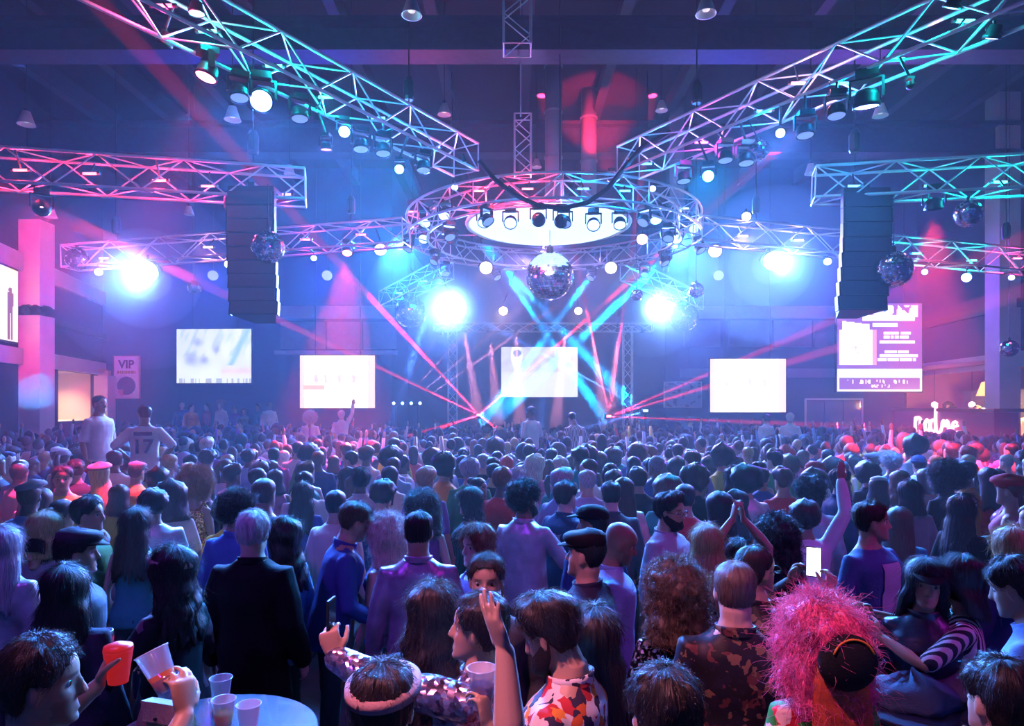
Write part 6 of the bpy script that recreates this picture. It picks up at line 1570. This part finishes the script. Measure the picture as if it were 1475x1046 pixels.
# people seated or standing at the raised areas
for i, (px, d) in enumerate(((262, 24.6), (276, 24.3), (298, 24.8), (318, 24.5), (338, 24.8), (352, 24.4), (372, 24.7), (388, 24.5))):
    q = P(px, 597, d); crowd_person(q.x, q.y, 'on the dais below the picture screen', base=.72, face=180 + rr.gauss(0, 30))
da = thing('dais', 'low dark dais below the picture screen', 'dais', (P(325, 600, 24.6).x, 24.75, 0)); box_obj('dais_top', (0, 0, .68), (2.1, .72, .04), M_deck, da); box_obj('dais_front', (0, -.7, .32), (2.1, .02, .32), M_black, da)
for k in range(8):
    crowd_person(bar.location.x + 1.05 + .25 * (k % 2), 19.35 + k * .62, 'behind the bar', base=.66, face=90 + rr.gauss(25, 25))
for k in range(9):
    for z in (-1, 0, 1): PLACED.append((P(325, 600, 24.6).x - 2.1 + k * .5, 24.75 + z * .5)); PLACED.append((bar.location.x, 19 + k * .65))
# free floor, nearest first
for dx in (-.4, 0, .4):
    for dy in (-.4, 0, .4): PLACED.append((wall_x(19.3) + .36 + dx, 19.3 + dy)); PLACED.append((wall_x(19.6, 0) - .36 + dx, 19.6 + dy))
cand = []
for k in range(24000):
    y = 4.75 + 19.3 * math.sqrt(rr.random()); x = (rr.random() * 2 - 1) * (y * .79 + .4)
    if x < wall_x(y) + .9 or x > wall_x(y, 0) - (1.6 if y < 18 else 2.4): continue
    if y > 23.9 and -2 < x < 4: continue
    cand.append((y, x))
cand.sort()
INDIV = 300 - NPEOPLE - 16; n_ind = 0; FARP = []
for y, x in cand:
    dm = .56 if y < 7 else .54 if y < 12 else .50
    if not spot_free(x, y, dm): continue
    if n_ind < INDIV:
        crowd_person(x, y, zone(x, y)); n_ind += 1
    else:
        PLACED.append((x, y)); FARP.append((x, y))
# beyond the nearest three hundred the crowd is one body of heads and shoulders
def far_crowd():
    V = []; Fc = []; Cc = []
    def add(vs, fs, col):
        n = len(V); V.extend(vs); Fc.extend([tuple(i + n for i in f) for f in fs]); Cc.extend([col] * len(fs))
    for x, y in FARP:
        h = rr.gauss(1.71, .07) / 1.75; tc = CLO[rr.choice(TC_POOL)]; sk = SKIN[rr.choice(SK_POOL)]; hc = HAIRC[rr.choice(HC_FAR)]; rz = rr.gauss(0, .5)
        M = Matrix.Translation((x, y, 0)) @ Matrix.Rotation(rz, 4, 'Z') @ Matrix.Scale(h, 4)
        mb = MB()
        loft(mb, [ell((0, 0, z), a, b, 8) for z, a, b in ((.0, .13, .10), (.5, .15, .11), (.85, .18, .13), (1.1, .165, .12), (1.32, .19, .12), (1.40, .165, .09), (1.46, .06, .06))])
        k = rr.random()
        for s in (-1, 1):
            up = (k < .10 and s > 0) or k < .03
            pts = [(s * .17, 0, 1.36), (s * .25, .02, 1.58 if up else 1.1), (s * .24, .08, 1.84 if up else .88)]
            mb.tube(pts, [.06, .045, .03], 5)
            if up: add([M @ Vector(q) for q in MB().ball((s * .24, .09, 1.91), (.035, .02, .07), 6, 5).v], MB().ball((0, 0, 0), 1, 6, 5).f, sk)
        add([M @ Vector(q) for q in mb.v], mb.f, tc)
        hb = MB().ball((0, .01, 1.62), (.075, .095, .12), 8, 6); add([M @ Vector(q) for q in hb.v], hb.f, sk)
        big = rr.choice([1.0, 1.0, 1.05, 1.12, 1.5, 1.75] if rr.random() < .4 else [1.0])
        hh = MB().ball((0, -.02, 1.655), (.085 * big, .095 * big, .105 * (1 + (big - 1) * .7)), 9, 6)
        vs = [Vector(q) for q in hh.v]; vs = [q + (q - Vector((0, -.02, 1.655))) * (.10 * noise.noise((q.x * 20 + x, q.y * 20 + y, q.z * 20))) for q in vs]
        if rr.random() < .3: vs = [Vector((q.x * 1.05, q.y - .01, q.z - (.16 if q.z < 1.62 else 0))) for q in vs]
        add([M @ q for q in vs], hh.f, hc)
    me = bpy.data.meshes.new('crowd'); me.from_pydata([tuple(v) for v in V], [], Fc)
    at = me.color_attributes.new('picture', 'FLOAT_COLOR', 'CORNER')
    per = np.concatenate([np.repeat(np.array([[*c, 1.0]], np.float32), len(f), 0) for c, f in zip(Cc, Fc)])
    at.data.foreach_set('color', per.ravel()); me.update(); me.shade_smooth()
    return me
fcro = link('crowd', far_crowd(), print_attr('crowd_colours')); tag(fcro, 'dense far crowd of small heads and shoulders before the stage', 'crowd', kind='stuff')
print('PEOPLE', NPEOPLE, n_ind, len(FARP))
bpy.data.scenes.remove(LAB)
